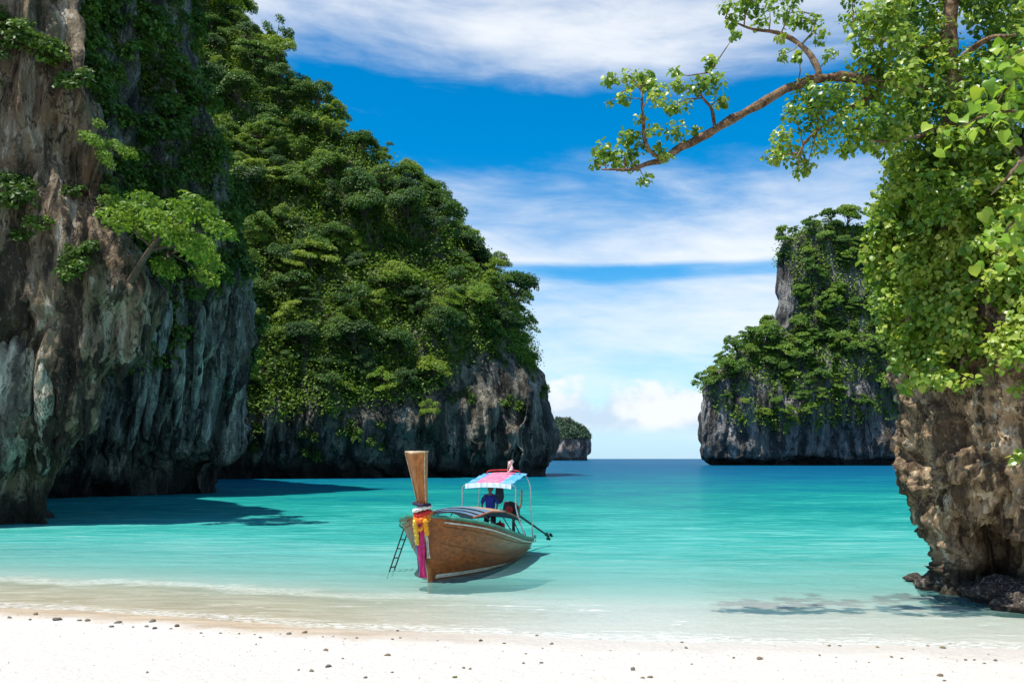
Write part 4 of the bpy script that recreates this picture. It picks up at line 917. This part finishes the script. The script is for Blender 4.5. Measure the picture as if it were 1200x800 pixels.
    garland(1.60,simple('marigold_flower',(0.85,0.28,0.02),0.8,0,0.4,20),'loose marigold garland under the orange one on the prow',0.06,0.08,0.22)
    garland(1.80,simple('red_flower',(0.60,0.03,0.03),0.8,0,0.4,20),'red flower garland between the white and orange ones on the prow',0.05,0.02,0.05)
    garland(1.90,simple('white_flower',(0.75,0.70,0.68),0.8,0,0.2,20),'white flower garland above the orange one on the prow',0.05,0.06,0.0)
    garland(2.02,simple('dark_scarf',(0.04,0.02,0.06),0.8,0,0.4,20),'dark purple scarf wound round the boat prow',0.036,-0.03,0.0)
    def sash(pts,w,m,label,fold=0.025):
        P=spline(pts,18); vs=[];fs=[]
        for i,p in enumerate(P):
            for j in range(6):
                v=j/5-0.5; vs.append((p[0]+fold*math.sin(j*2.3+i*0.35),p[1]+v*w*(1+0.12*math.sin(i*0.8)),p[2]))
        for i in range(17):
            for j in range(5): a=i*6+j; fs.append((a,a+1,a+7,a+6))
        o=MB().add(vs,fs).build('sash',m,None,True); md=o.modifiers.new('thick','SOLIDIFY'); md.thickness=0.014
        return rel(o,label,'sash')
    fx=lambda z,e: at(z)[0]+at(z)[2]*0.75+e
    sash([(fx(1.7,.10),-0.02,1.66),(fx(1.3,.12),-0.03,1.25),(fx(.9,.16),-0.05,0.75),(fx(.4,.16),-0.05,0.12)],0.21,simple('magenta_cloth',(0.55,0.02,0.16),0.6),'magenta cloth sash hanging down the stem to the water')
    sash([(fx(1.7,.06),-0.16,1.64),(fx(1.3,.06),-0.17,1.2),(fx(.9,.08),-0.18,0.8),(fx(.4,.08),-0.17,0.22)],0.10,simple('teal_cloth',(0.03,0.22,0.34),0.6),'teal blue sash hanging beside the magenta one on the stem')
    sash([(fx(1.7,.05),0.10,1.64),(fx(1.4,.06),0.11,1.3),(fx(1.1,.06),0.11,0.95),(fx(.8,.06),0.11,0.62)],0.08,simple('pale_cloth',(0.66,0.62,0.58),0.7),'pale sash hanging on the stem of the boat')
    def tassel(y,z0,z1,m,label):
        mb=MB(); n=9
        for q in range(n):
            zz=z0+(z1-z0)*q/(n-1); bm=bmesh.new(); bmesh.ops.create_icosphere(bm,subdivisions=2,radius=0.05+0.012*rng.random())
            P=[v.co*(1+0.2*rng.random())+Vector((fx(zz,.17),y+0.01*rng.normal(),zz)) for v in bm.verts]; bm.verts.index_update(); mb.add(P,[tuple(v.index for v in f.verts) for f in bm.faces]); bm.free()
        rel(mb.build('tassel',m),label,'garland')
    tassel(-0.13,1.58,1.02,simple('yellow_flower',(0.75,0.50,0.06),0.8,0,0.3,20),'yellow flower tassel hanging from the prow garland')
    tassel(0.17,1.60,1.28,simple('gold_flower',(0.85,0.33,0.02),0.8,0,0.3,20),'short golden tassel on the hull side of the prow garland')
    return root
boat = build_boat()
# ------------------------------------------------------------------ boatman
def skin_mesh(name, verts, edges, rad, m, parent, sub=2, rootv=0):
    me=bpy.data.meshes.new(name); me.from_pydata(verts,edges,[]); o=bpy.data.objects.new(name,me); COL.objects.link(o)
    md=o.modifiers.new('skin','SKIN'); md.use_smooth_shade=True
    for i,r in enumerate(rad): me.skin_vertices[0].data[i].radius=(r,r) if not hasattr(r,'__len__') else r
    for i in range(len(verts)): me.skin_vertices[0].data[i].use_root=(i==rootv)
    sb=o.modifiers.new('sub','SUBSURF'); sb.levels=sub; sb.render_levels=sub
    dg=bpy.context.evaluated_depsgraph_get(); nm=bpy.data.meshes.new_from_object(o.evaluated_get(dg)); nm.name=name
    bpy.data.objects.remove(o); nm.materials.clear(); nm.materials.append(m); nm.polygons.foreach_set('use_smooth',[True]*len(nm.polygons))
    return link(bpy.data.objects.new(name,nm),parent)
def build_person():
    Mw=boat.matrix_world if False else Matrix.LocRotScale(boat.location,boat.rotation_euler,None)
    base=Mw@Vector((2.0,-0.10,0.602)); root=empty('person',base,boat.rotation_euler.z)
    tag(root,'person in dark blue shirt and dark trousers standing under the striped awning','person')
    sk=simple('skin',(0.22,0.11,0.065),0.55,0,0.1,5,0.05); hr=simple('hair',(0.015,0.012,0.01),0.6); sh=simple('blue_shirt',(0.018,0.022,0.16),0.8,0,0.25,7,0.3); tr=simple('dark_trousers',(0.015,0.016,0.035),0.85,0,0.25,7,0.3)
    H=1.70; k=H/1.75
    V=[(0,0,.98),(0,0,1.12),(0.01,0,1.30),(0,0,1.44),(0.01,0,1.52),(0.02,0,1.60),(0.03,0,1.68),(0.02,0,1.74),  #0-7 spine, head
       (0,.10,.93),(.03,.12,.52),(-.01,.13,.09),(.07,.14,.03),(.16,.15,.02),   #8-12 leg
       (0,-.10,.93),(.05,-.13,.52),(-.02,-.15,.09),(.06,-.16,.03),(.15,-.17,.02), #13-17 leg
       (0,.17,1.42),(.0,.26,1.20),(.10,.25,.98),(.15,.23,.92),  #18-21 arm
       (0,-.17,1.42),(.02,-.28,1.20),(.16,-.24,1.02),(.21,-.22,.98)] #22-25
    E=[(0,1),(1,2),(2,3),(3,4),(4,5),(5,6),(6,7),(0,8),(8,9),(9,10),(10,11),(11,12),(0,13),(13,14),(14,15),(15,16),(16,17),(3,18),(18,19),(19,20),(20,21),(3,22),(22,23),(23,24),(24,25)]
    Rr=[(.12,.15),(.11,.14),(.12,.16),(.09,.13),(.05,.05),(.075,.065),(.095,.08),(.07,.06),.085,.06,.042,.045,.03,.085,.06,.042,.045,.03,.055,.043,.032,.028,.055,.043,.032,.028]
    # five fingers on each hand, slightly curled
    for wi,sg in ((21,1),(25,-1)):
        b=np.array(V[wi])
        for f,(dy,l) in enumerate([(-.03,.06),(-.012,.085),(.006,.09),(.022,.085),(.036,.065)]):
            i0=len(V); V+= [tuple(b+[.04 if f else .015,dy*1.0,-.03]),tuple(b+[.05 if f else .04,dy*1.25,-.03-l*0.6]),tuple(b+[.035,dy*1.25,-.03-l])]
            E+=[(wi,i0),(i0,i0+1),(i0+1,i0+2)]; Rr+=[.010,.009,.007]
    sc_=lambda P:[tuple(np.array(p)*k) for p in P]
    body=skin_mesh('body',sc_(V),E,[tuple(np.array(r)*k) if hasattr(r,'__len__') else r*k for r in Rr],sk,root)
    shV=[(0,0,.93),(0,0,1.12),(0.01,0,1.30),(0,0,1.44),(0,.18,1.43),(.0,.255,1.24),(0.01,.262,1.17),(0,-.18,1.43),(.02,-.275,1.24),(.03,-.282,1.17)]
    skin_mesh('shirt',sc_(shV),[(0,1),(1,2),(2,3),(3,4),(4,5),(5,6),(3,7),(7,8),(8,9)],[(.145,.18),(.135,.165),(.145,.185),(.105,.14),.078,.068,.07,.078,.068,.07],sh,root)
    tV=[(0,0,.98),(0,.10,.90),(.03,.12,.52),(0,.13,.16),(0,-.10,.90),(.05,-.13,.52),(0,-.15,.16)]
    skin_mesh('trousers',sc_(tV),[(0,1),(1,2),(2,3),(0,4),(4,5),(5,6)],[(.135,.165),.112,.088,.075,.112,.088,.075],tr,root)
    # hair cap, nose, ears and eyes give the head its face
    bm=bmesh.new(); bmesh.ops.create_icosphere(bm,subdivisions=3,radius=1)
    for v in bm.verts:
        c=v.co; low=max(0,c.x)*0.55
        v.co=Vector((c.x*.104-.008,c.y*.088,max(c.z,-0.55+low*1.6)*.118+1.665))*k
    me=bpy.data.meshes.new('hair'); bm.to_mesh(me); bm.free(); me.materials.append(hr); link(bpy.data.objects.new('hair',me),root)
    MB().add([(.10*k,.012,1.60*k),(.10*k,-.012,1.60*k),(.135*k,0,1.595*k),(.10*k,0,1.65*k)],[(0,1,2),(0,2,3),(1,3,2),(0,3,1)]).build('nose',sk,root)
    for sgn in (1,-1):
        MB().lathe([(.004,-.008),(.014,-.004),(.014,.004),(.004,.008)],(.095*k,sgn*.032*k,1.645*k),10,'X').build('eye',hr,root)
        MB().lathe([(.006,-.008),(.022,-.005),(.026,.004),(.010,.008)],(.015*k,sgn*.082*k,1.63*k),10,'Y').build('ear',sk,root)
    MB().box((.103*k,0,1.565*k),(.012,.04,.010),bev=.003).build('mouth',simple('lips',(.16,.06,.045),.5),root)
build_person()
# ------------------------------------------------------------------ overhanging tree on the sea rock
def px_tube(mb, pts, radii, n=20, sides=9):
    P=spline([pix(a,b,c) for a,b,c in pts],n); r=np.interp(np.linspace(0,1,n),np.linspace(0,1,len(radii)),radii)
    P=P+0.06*np.stack([perlin(P*2.1+k*9) for k in range(3)],-1); mb.tube([tuple(p) for p in P],r*(1+0.30*perlin(P*4.0)),sides); return P
def clusters_to_leaves(cl, per=1.0, lf=0.135):
    C=[];N=[];S=[];B=[]
    for px,py,r,d in cl:
        rm=r/FPX*d; n=max(5,int(per*26*(rm/0.30)**1.7))
        c=pix(px,py,d); o=unit(rng.normal(size=(n,3)))*(rng.random((n,1))**0.45); o[:,2]*=0.85; p=c+o*rm*[1,1.25,1]
        C.append(p); N.append(unit(unit(o)*[.6,.6,.5]+[-0.1,-0.25,0.75]+0.55*rng.normal(size=(n,3)))); S.append(lf*(0.75+0.5*rng.random())*(0.45+0.85*rng.random(n)))
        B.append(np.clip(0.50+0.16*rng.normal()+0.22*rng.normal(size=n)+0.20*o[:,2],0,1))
    return np.concatenate(C),np.concatenate(N),np.concatenate(S),np.concatenate(B)
def build_tree():
    D=17.5
    root=empty('overhanging_tree',tuple(pix(1128,240,20.2)),0); tag(root,'broadleaf tree on the sea rock with one long bare limb reaching over the water','tree')
    inv=Matrix.Translation(-Vector(root.location))
    def part(mb,name,m): 
        o=mb.build(name,m,root,True); o.data.transform(inv); return o
    mb=MB(); px_tube(mb,[(1132,300,20.3),(1126,200,20.0),(1118,110,19.4),(1112,40,19.2),(1122,-60,19.2),(1115,-170,19.5)],[0.34,0.27,0.22,0.19,0.14,0.06],40,12); part(mb,'trunk',M_BARK)
    twigs=[]
    limbs=[([(1118,118,19.4),(1070,104,18.9),(1000,92,D),(958,93,D),(920,104,D),(880,128,D-.1),(840,150,D-.2),(800,173,D-.3),(768,189,D-.4),(740,197,D-.5),(703,196,D-.6)],[0.16,0.14,0.11,0.105,0.10,0.095,0.088,0.085,0.065,0.035,0.015],60),
      ([(960,93,D),(957,76,D),(942,56,D+.05),(918,40,D+.1),(880,34,D+.1),(850,22,D)],[0.075,0.07,0.06,0.045,0.025,0.01],26),
      ([(838,150,D-.2),(834,128,D-.25),(822,112,D-.3),(832,85,D-.3)],[0.045,0.035,0.02,0.008],14),
      ([(778,184,D-.4),(757,172,D-.4),(755,140,D-.45),(752,112,D-.4),(745,95,D-.4)],[0.05,0.045,0.035,0.02,0.008],16),
      ([(940,54,D+.05),(955,35,D+.1),(958,18,D)],[0.03,0.02,0.008],10),
      ([(1040,98,18.2),(1000,125,17.8),(960,150,17.3),(930,185,17.1)],[0.06,0.045,0.03,0.01],18),
      ([(1112,60,19.2),(1060,50,18.6),(1010,45,18.0),(1000,15,18)],[0.09,0.06,0.03,0.01],18),
      ([(1118,140,19.6),(1080,160,18.6),(1040,165,18.0),(1000,160,17.6)],[0.08,0.055,0.03,0.01],18),
      ([(1116,80,19.3),(1150,50,18.4),(1190,40,17.6)],[0.1,0.06,0.02],14)]
    for pts,rad,n in limbs:
        m=MB(); px_tube(m,pts,rad,n); part(m,'branch',M_BARK)
    K=[(715,93,10),(737,91,15),(754,93,15),(766,102,15),(732,115,11),(715,121,6),(771,115,16),(749,140,8),(792,98,13),(790,85,8),(800,123,13),(786,127,11),(832,74,11),(834,96,18),(817,100,14),(845,119,11),(792,153,16),(813,155,8),(766,153,11),(737,157,13),(707,178,16),(728,183,20),(745,170,16),(771,174,11),(779,183,9),(756,210,11),(700,190,10),(740,192,12),
       (853,8,13),(877,8,17),(902,8,17),(921,17,17),(860,25,11),(862,40,8),(890,27,11),(936,25,13),(955,25,13),(962,42,13),(972,64,11),(919,64,10),(936,66,8),(915,45,7),(880,-8,18),(930,-4,14),
       (1004,20,22),(1013,42,24),(1013,68,22),(1030,80,26),(1000,-5,16),(1035,20,28),(1050,50,28),(1045,5,26),(1060,90,26),
       (940,106,20),(962,115,24),(987,110,26),(928,132,15),(953,140,24),(979,145,26),(1009,140,26),(919,162,18),(907,183,14),(928,183,15),(934,202,8),(962,168,20),(1004,162,22),(1026,166,20),(945,195,11),(1035,135,26),(1050,160,22),(1020,110,24),(990,175,12)]
    cl=[(a,b,r,17.5+0.45*rng.normal()-(0.35 if a<850 else 0)) for a,b,r in K]
    for _ in range(300):     # the dense crown over the rock
        a=rng.uniform(1045,1235); b=rng.uniform(-60,235)
        if abs(a-1118)<14 and b<75 and rng.random()<0.8: continue
        cl.append((a,b,rng.uniform(12,30),rng.uniform(18.6,22.0)))
    for _ in range(46): cl.append((1118+22*rng.normal(),rng.uniform(70,270),rng.uniform(13,24),rng.uniform(17.9,18.9)))
    # thin twigs from limb to cluster
    tw=MB(); ctr=[np.array(p) for p in spline([pix(a,b,c) for a,b,c in limbs[0][0]],40)]+[np.array(p) for l in limbs[1:7] for p in spline([pix(a,b,c) for a,b,c in l[0]],14)]
    for a,b,r,d in cl[:len(K)]:
        c=pix(a,b,d); j=min(range(len(ctr)),key=lambda i:np.sum((ctr[i]-c)**2)); s=ctr[j]; mid=(s+c)/2+rng.normal(size=3)*0.05
        if np.sum((s-c)**2)>0.01: tw.tube([tuple(s),tuple(mid),tuple(c)],[0.018,0.012,0.005],5,False)
    part(tw,'twig',M_BARK)['kind']='stuff'
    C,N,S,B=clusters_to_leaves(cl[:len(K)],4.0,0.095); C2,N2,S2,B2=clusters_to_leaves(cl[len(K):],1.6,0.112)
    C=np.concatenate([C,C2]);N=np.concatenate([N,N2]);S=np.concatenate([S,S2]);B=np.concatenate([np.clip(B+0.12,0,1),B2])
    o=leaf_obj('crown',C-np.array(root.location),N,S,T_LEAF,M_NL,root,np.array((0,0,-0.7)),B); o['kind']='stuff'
    # creepers over the shoulder of the rock
    left=lambda y: np.interp(y,[190,250,300,340,400,440],[1032,1018,1006,1012,1036,1062])
    low=lambda x: np.interp(x,[1000,1040,1060,1090,1130,1165,1200,1260],[400,425,438,446,442,425,432,440])
    cc=[]
    Pg=GR.reshape(-1,3); t=Pg[:,1]*CP+(Pg[:,2]-CAM_H)*SP; gx=600+FPX*Pg[:,0]/t; gy=400-FPX*(-Pg[:,1]*SP+(Pg[:,2]-CAM_H)*CP)/t
    while len(cc)<560:
        b=rng.uniform(180,450); a=rng.uniform(1000,1240)
        if a<left(b)+10 or b>low(a)-12+10*rng.normal(): continue
        k=np.argmin((gx-a)**2+(gy-b)**2+np.where(Pg[:,1]>22.5,1e5,0)); near=math.hypot(gx[k]-a,gy[k]-b)<25
        d=(Pg[k,1]-rng.uniform(-0.05,0.75)) if near else rng.uniform(18.5,20.5)
        if fbm(np.array([[a/38,b/38,3.3]]),2)[0]<-0.34: continue
        cc.append((a,b,rng.uniform(11,24),d))
    for x0 in range(1050,1210,9):     # ragged lower fringe
        y0=low(x0)+rng.uniform(-8,16); cc.append((x0,y0,rng.uniform(7,13),18.0+rng.uniform(-0.4,0.6)))
    cc+= [(1188,540,9,17.2),(1196,530,7,17.2),(1192,455,12,17.3)]
    C,N,S,B=clusters_to_leaves(cc,1.7,0.118); B=np.clip(B+0.27,0,1)
    cr_=empty('creeper',tuple(pix(1130,420,18.2))); tag(cr_,'bright green broad leaved creeper spilling over the brown sea rock','creeper')
    off=np.array(cr_.location)
    leaf_obj('foliage',C-off,N,S,T_LEAF,M_NL,cr_,np.array((0,-0.1,-0.8)),B)['kind']='stuff'
    vm=MB()
    for i in range(36):
        a=rng.uniform(1040,1200); top=rng.uniform(240,320); bot=min(low(a)+rng.uniform(-30,25),455); P=[]
        for q in range(7):
            b=top+(bot-top)*q/6; k=np.argmin((gx-a)**2+(gy-b)**2+np.where(Pg[:,1]>22.5,1e5,0)); P.append(Pg[k]+[0.03*rng.normal(),-0.10,0]-off)
        vm.tube([tuple(p) for p in spline(P,14)],np.linspace(0.022,0.008,14),5)
    vm.build('stem',M_BARK,cr_,True)['kind']='stuff'
    # nearer tree whose pale large leaves hang in at the picture edge
    r2=empty('broadleaf_tree',(7.6,9.6,float(ground_z(np.array([7.6]),np.array([9.6]))[0]))); tag(r2,'tree with large pale yellow green leaves hanging in front of the creeper','tree'); of=Vector(r2.location)
    def p2(mb,name,m): o=mb.build(name,m,r2,True); o.data.transform(Matrix.Translation(-of)); return o
    gz=r2.location.z
    p2(MB().tube(spline([(7.6,9.6,gz-0.3),(7.5,9.7,2.2),(7.2,9.8,4.6),(7.4,9.9,7.2),(7.3,9.8,8.4)],22),np.linspace(0.17,0.05,22),10),'trunk',M_BARK)
    Lf=[]
    for pts in ([(1330,200,9.8),(1240,150,9.6),(1180,130,9.4),(1130,150,9.3)],[(1330,60,9.8),(1250,70,9.6),(1195,90,9.5),(1165,125,9.4)],[(1330,300,9.8),(1240,250,9.6),(1190,260,9.5),(1165,300,9.4)],[(1250,70,9.7),(1210,60,9.5),(1180,70,9.4)],[(1240,150,9.6),(1195,190,9.4),(1160,230,9.4)]):
        m=MB(); P=px_tube(m,pts,[0.045,0.03,0.018,0.006],16,7); p2(m,'branch',M_BARK)
        for p in P[4:]:
            for _ in range(6): Lf.append(p+rng.normal(size=3)*[0.16,0.2,0.15])
    tv,tf=T_LEAF; me=[]
    for v in range(4):
        q=tv.copy(); q[:,2]+=0.06*rng.normal(size=len(q)); o=mesh_np('leaf',q,tf,M_NB,None,True,np.full(len(q),rng.random())); me.append(o.data); bpy.data.objects.remove(o)
    for i,p in enumerate(Lf[:300]):
        o=bpy.data.objects.new('leaf',me[i%4]); link(o,r2); s=random.uniform(0.085,0.165)
        nn=Vector(unit(np.array((-0.25,-0.45,0.75))+0.5*rng.normal(size=3))); yy=Vector((0.5*rng.normal(),0.5*rng.normal(),-1)); yy=(yy-nn*yy.dot(nn)).normalized(); xx=yy.cross(nn)
        M=Matrix((xx,yy,nn)).transposed().to_4x4(); o.matrix_local=Matrix.Translation(Vector(p)-of)@M@Matrix.Scale(s,4)
build_tree()
# ------------------------------------------------------------------ stones
def stone_mesh(name, seed, sq, m, sub=3):
    bm=bmesh.new(); bmesh.ops.create_icosphere(bm,subdivisions=sub,radius=1.0); P=np.array([v.co for v in bm.verts]); q=1+0.38*fbm(P*1.1+seed*5.1,3)+0.1*fbm(P*4+seed,2)
    for v,a in zip(bm.verts,q): v.co=Vector((v.co.x*sq[0],v.co.y*sq[1],v.co.z*sq[2]))*float(a)
    me=bpy.data.meshes.new(name); bm.to_mesh(me); bm.free(); me.polygons.foreach_set('use_smooth',[True]*len(me.polygons)); me.materials.append(m); return me
def on_sand(px,py):
    v=pix(px,py,10.0)-np.array((0,0,CAM_H)); d=np.linspace(6,22,600); P=np.array((0,0,CAM_H))+v[None]*(d/10.0)[:,None]
    g=ground_z(P[:,0],P[:,1]); k=np.argmax(P[:,2]<=g); return P[k,0],P[k,1],g[k]
def build_stones():
    def cm(name,a,b):
        return simple(name,a,0.9,0,0.4,9,0.6,0.2)
    mats=[cm('coral_grey',(0.16,0.145,0.12),0),cm('coral_brown',(0.20,0.15,0.095),0),cm('coral_pale',(0.42,0.37,0.30),0),cm('coral_green',(0.10,0.15,0.03),0)]
    lab=['grey coral pebble lying on the dry white sand','brown coral pebble lying on the dry white sand','pale coral chip lying on the dry white sand']
    P0="33,192,7 125,180,9 105,198,6 200,200,13 278,202,7 307,202,9 415,209,10 392,223,7 535,205,11 468,225,5 515,223,7 545,229,9 622,221,10 600,230,5 707,245,5 775,246,5 840,248,5 895,250,4 915,261,6 985,249,4 1015,249,8 1070,244,8 1135,258,4 1170,257,4 1145,306,8 1155,363,11 1095,380,9 1050,375,5 518,384,6 900,284,4 880,308,3 1075,262,3 210,258,3 30,350,3"
    P1="197,237,6 55,262,5 12,265,4 180,267,6 208,262,5 265,264,3 338,272,4 490,272,8 572,282,5 365,294,3 687,254,5 738,284,7 708,299,4 648,318,4 640,351,6 703,350,6 163,324,9 178,383,5 85,402,7 5,335,5 430,368,6 452,371,6 560,412,3 1025,374,11 1060,403,6 1085,402,8 945,307,4 845,325,3 910,336,3 1045,318,3 1120,307,3 1163,305,3 1197,278,5 910,265,3 995,275,3"
    P2="12,298,6 165,266,4 160,325,4 180,332,6 208,320,3 270,336,10 68,330,3 32,355,4 415,342,3 482,324,5 495,283,4 515,290,6 552,290,5 540,330,3 685,295,5 735,330,6 770,335,5 812,303,4 862,290,5 862,336,4 915,298,8 940,283,5 995,340,6 1060,352,5 1100,342,8 1075,320,4 1025,340,5 965,340,4 905,395,10 920,413,5 655,348,3 610,345,3 1190,350,4 325,290,3"
    meshes={k:[stone_mesh('coral_pebble',s+10*k,(1,0.8,0.55),mats[k],2) for s in range(3)] for k in range(4)}
    def put(px,py,r,k):
        x,y,z=on_sand(px,py); s=r*0.46/3/FPX*y*1.15
        o=link(bpy.data.objects.new('coral_pebble',random.choice(meshes[k]))); o.location=(x,y,z+s*0.22); o.rotation_euler=(random.uniform(-.3,.3),random.uniform(-.3,.3),random.random()*6.28); o.scale=(s*1.25,s,s)
        return o
    for off,txt in ((0,P0),(400,P1),(800,P2)):
        for w in txt.split():
            a,b,r=map(float,w.split(',')); k=0 if r>=6 and random.random()<.6 else (1 if r>=5 else random.choice((1,2)))
            tag(put(off+a/3,660+b/3,r*1.9,k),lab[k],'pebble','coral pebbles on the sand')
    tag(put(400+397/3,660+402/3,14,3),'moss green pebble lying on the dry white sand','pebble')
    # barnacled boulders at the foot of the sea rock
    bar=rock_mat('barnacled_rock',(0.05,0.042,0.036),(0.13,0.10,0.08),(0.55,0.46,0.42),s=5.0,stain_amt=0.2,tide=0.05,stretch=1.0,bump=0.8)
    for i,(px,py,r,lb) in enumerate([(1076,682,0.24,'low dark boulder at the seaward foot of the sea rock'),(1095,690,0.42,'barnacled boulder beside the seaward foot of the sea rock'),(1128,694,0.58,'pale barnacle crusted boulder under the cave of the sea rock'),(1158,700,0.52,'dark rounded boulder between two barnacled ones at the sea rock'),(1188,708,0.70,'wide barnacled boulder at the beach end of the sea rock'),(1215,716,0.6,'dark boulder hard against the beach side of the sea rock')]):
        g=gnd(px,py); o=link(bpy.data.objects.new('boulder',stone_mesh('boulder',i+41,(1.2,0.9,0.62),bar,4))); o.location=(g[0],g[1]+r*0.4,0.02+0.1*r); o.scale=(r,r,r); o.rotation_euler=(0,0,i*1.3); tag(o,lb,'boulder')
build_stones()

def build_litter():
    n=900; x=rng.uniform(-12,12,n); y=shore(x)-rng.gamma(2.0,1.5,n)-0.15; ok=y>8.5; x,y=x[ok],y[ok]; z=ground_z(x,y)+0.006
    C=np.stack([x,y,z],-1); o=leaf_obj('litter',C,rng.normal(size=C.shape)*0.35+[0,0,1],0.012+0.022*rng.random(len(C))**2,T_CARD,leaf_mat('litter_bits',[(0.0,(0.10,0.075,0.05)),(0.6,(0.26,0.20,0.14)),(1.0,(0.45,0.40,0.33))],0.0,0.0,0.9,0.1))
    tag(o,'tiny shell and leaf bits strewn over the white sand','litter',None,'stuff')
build_litter()
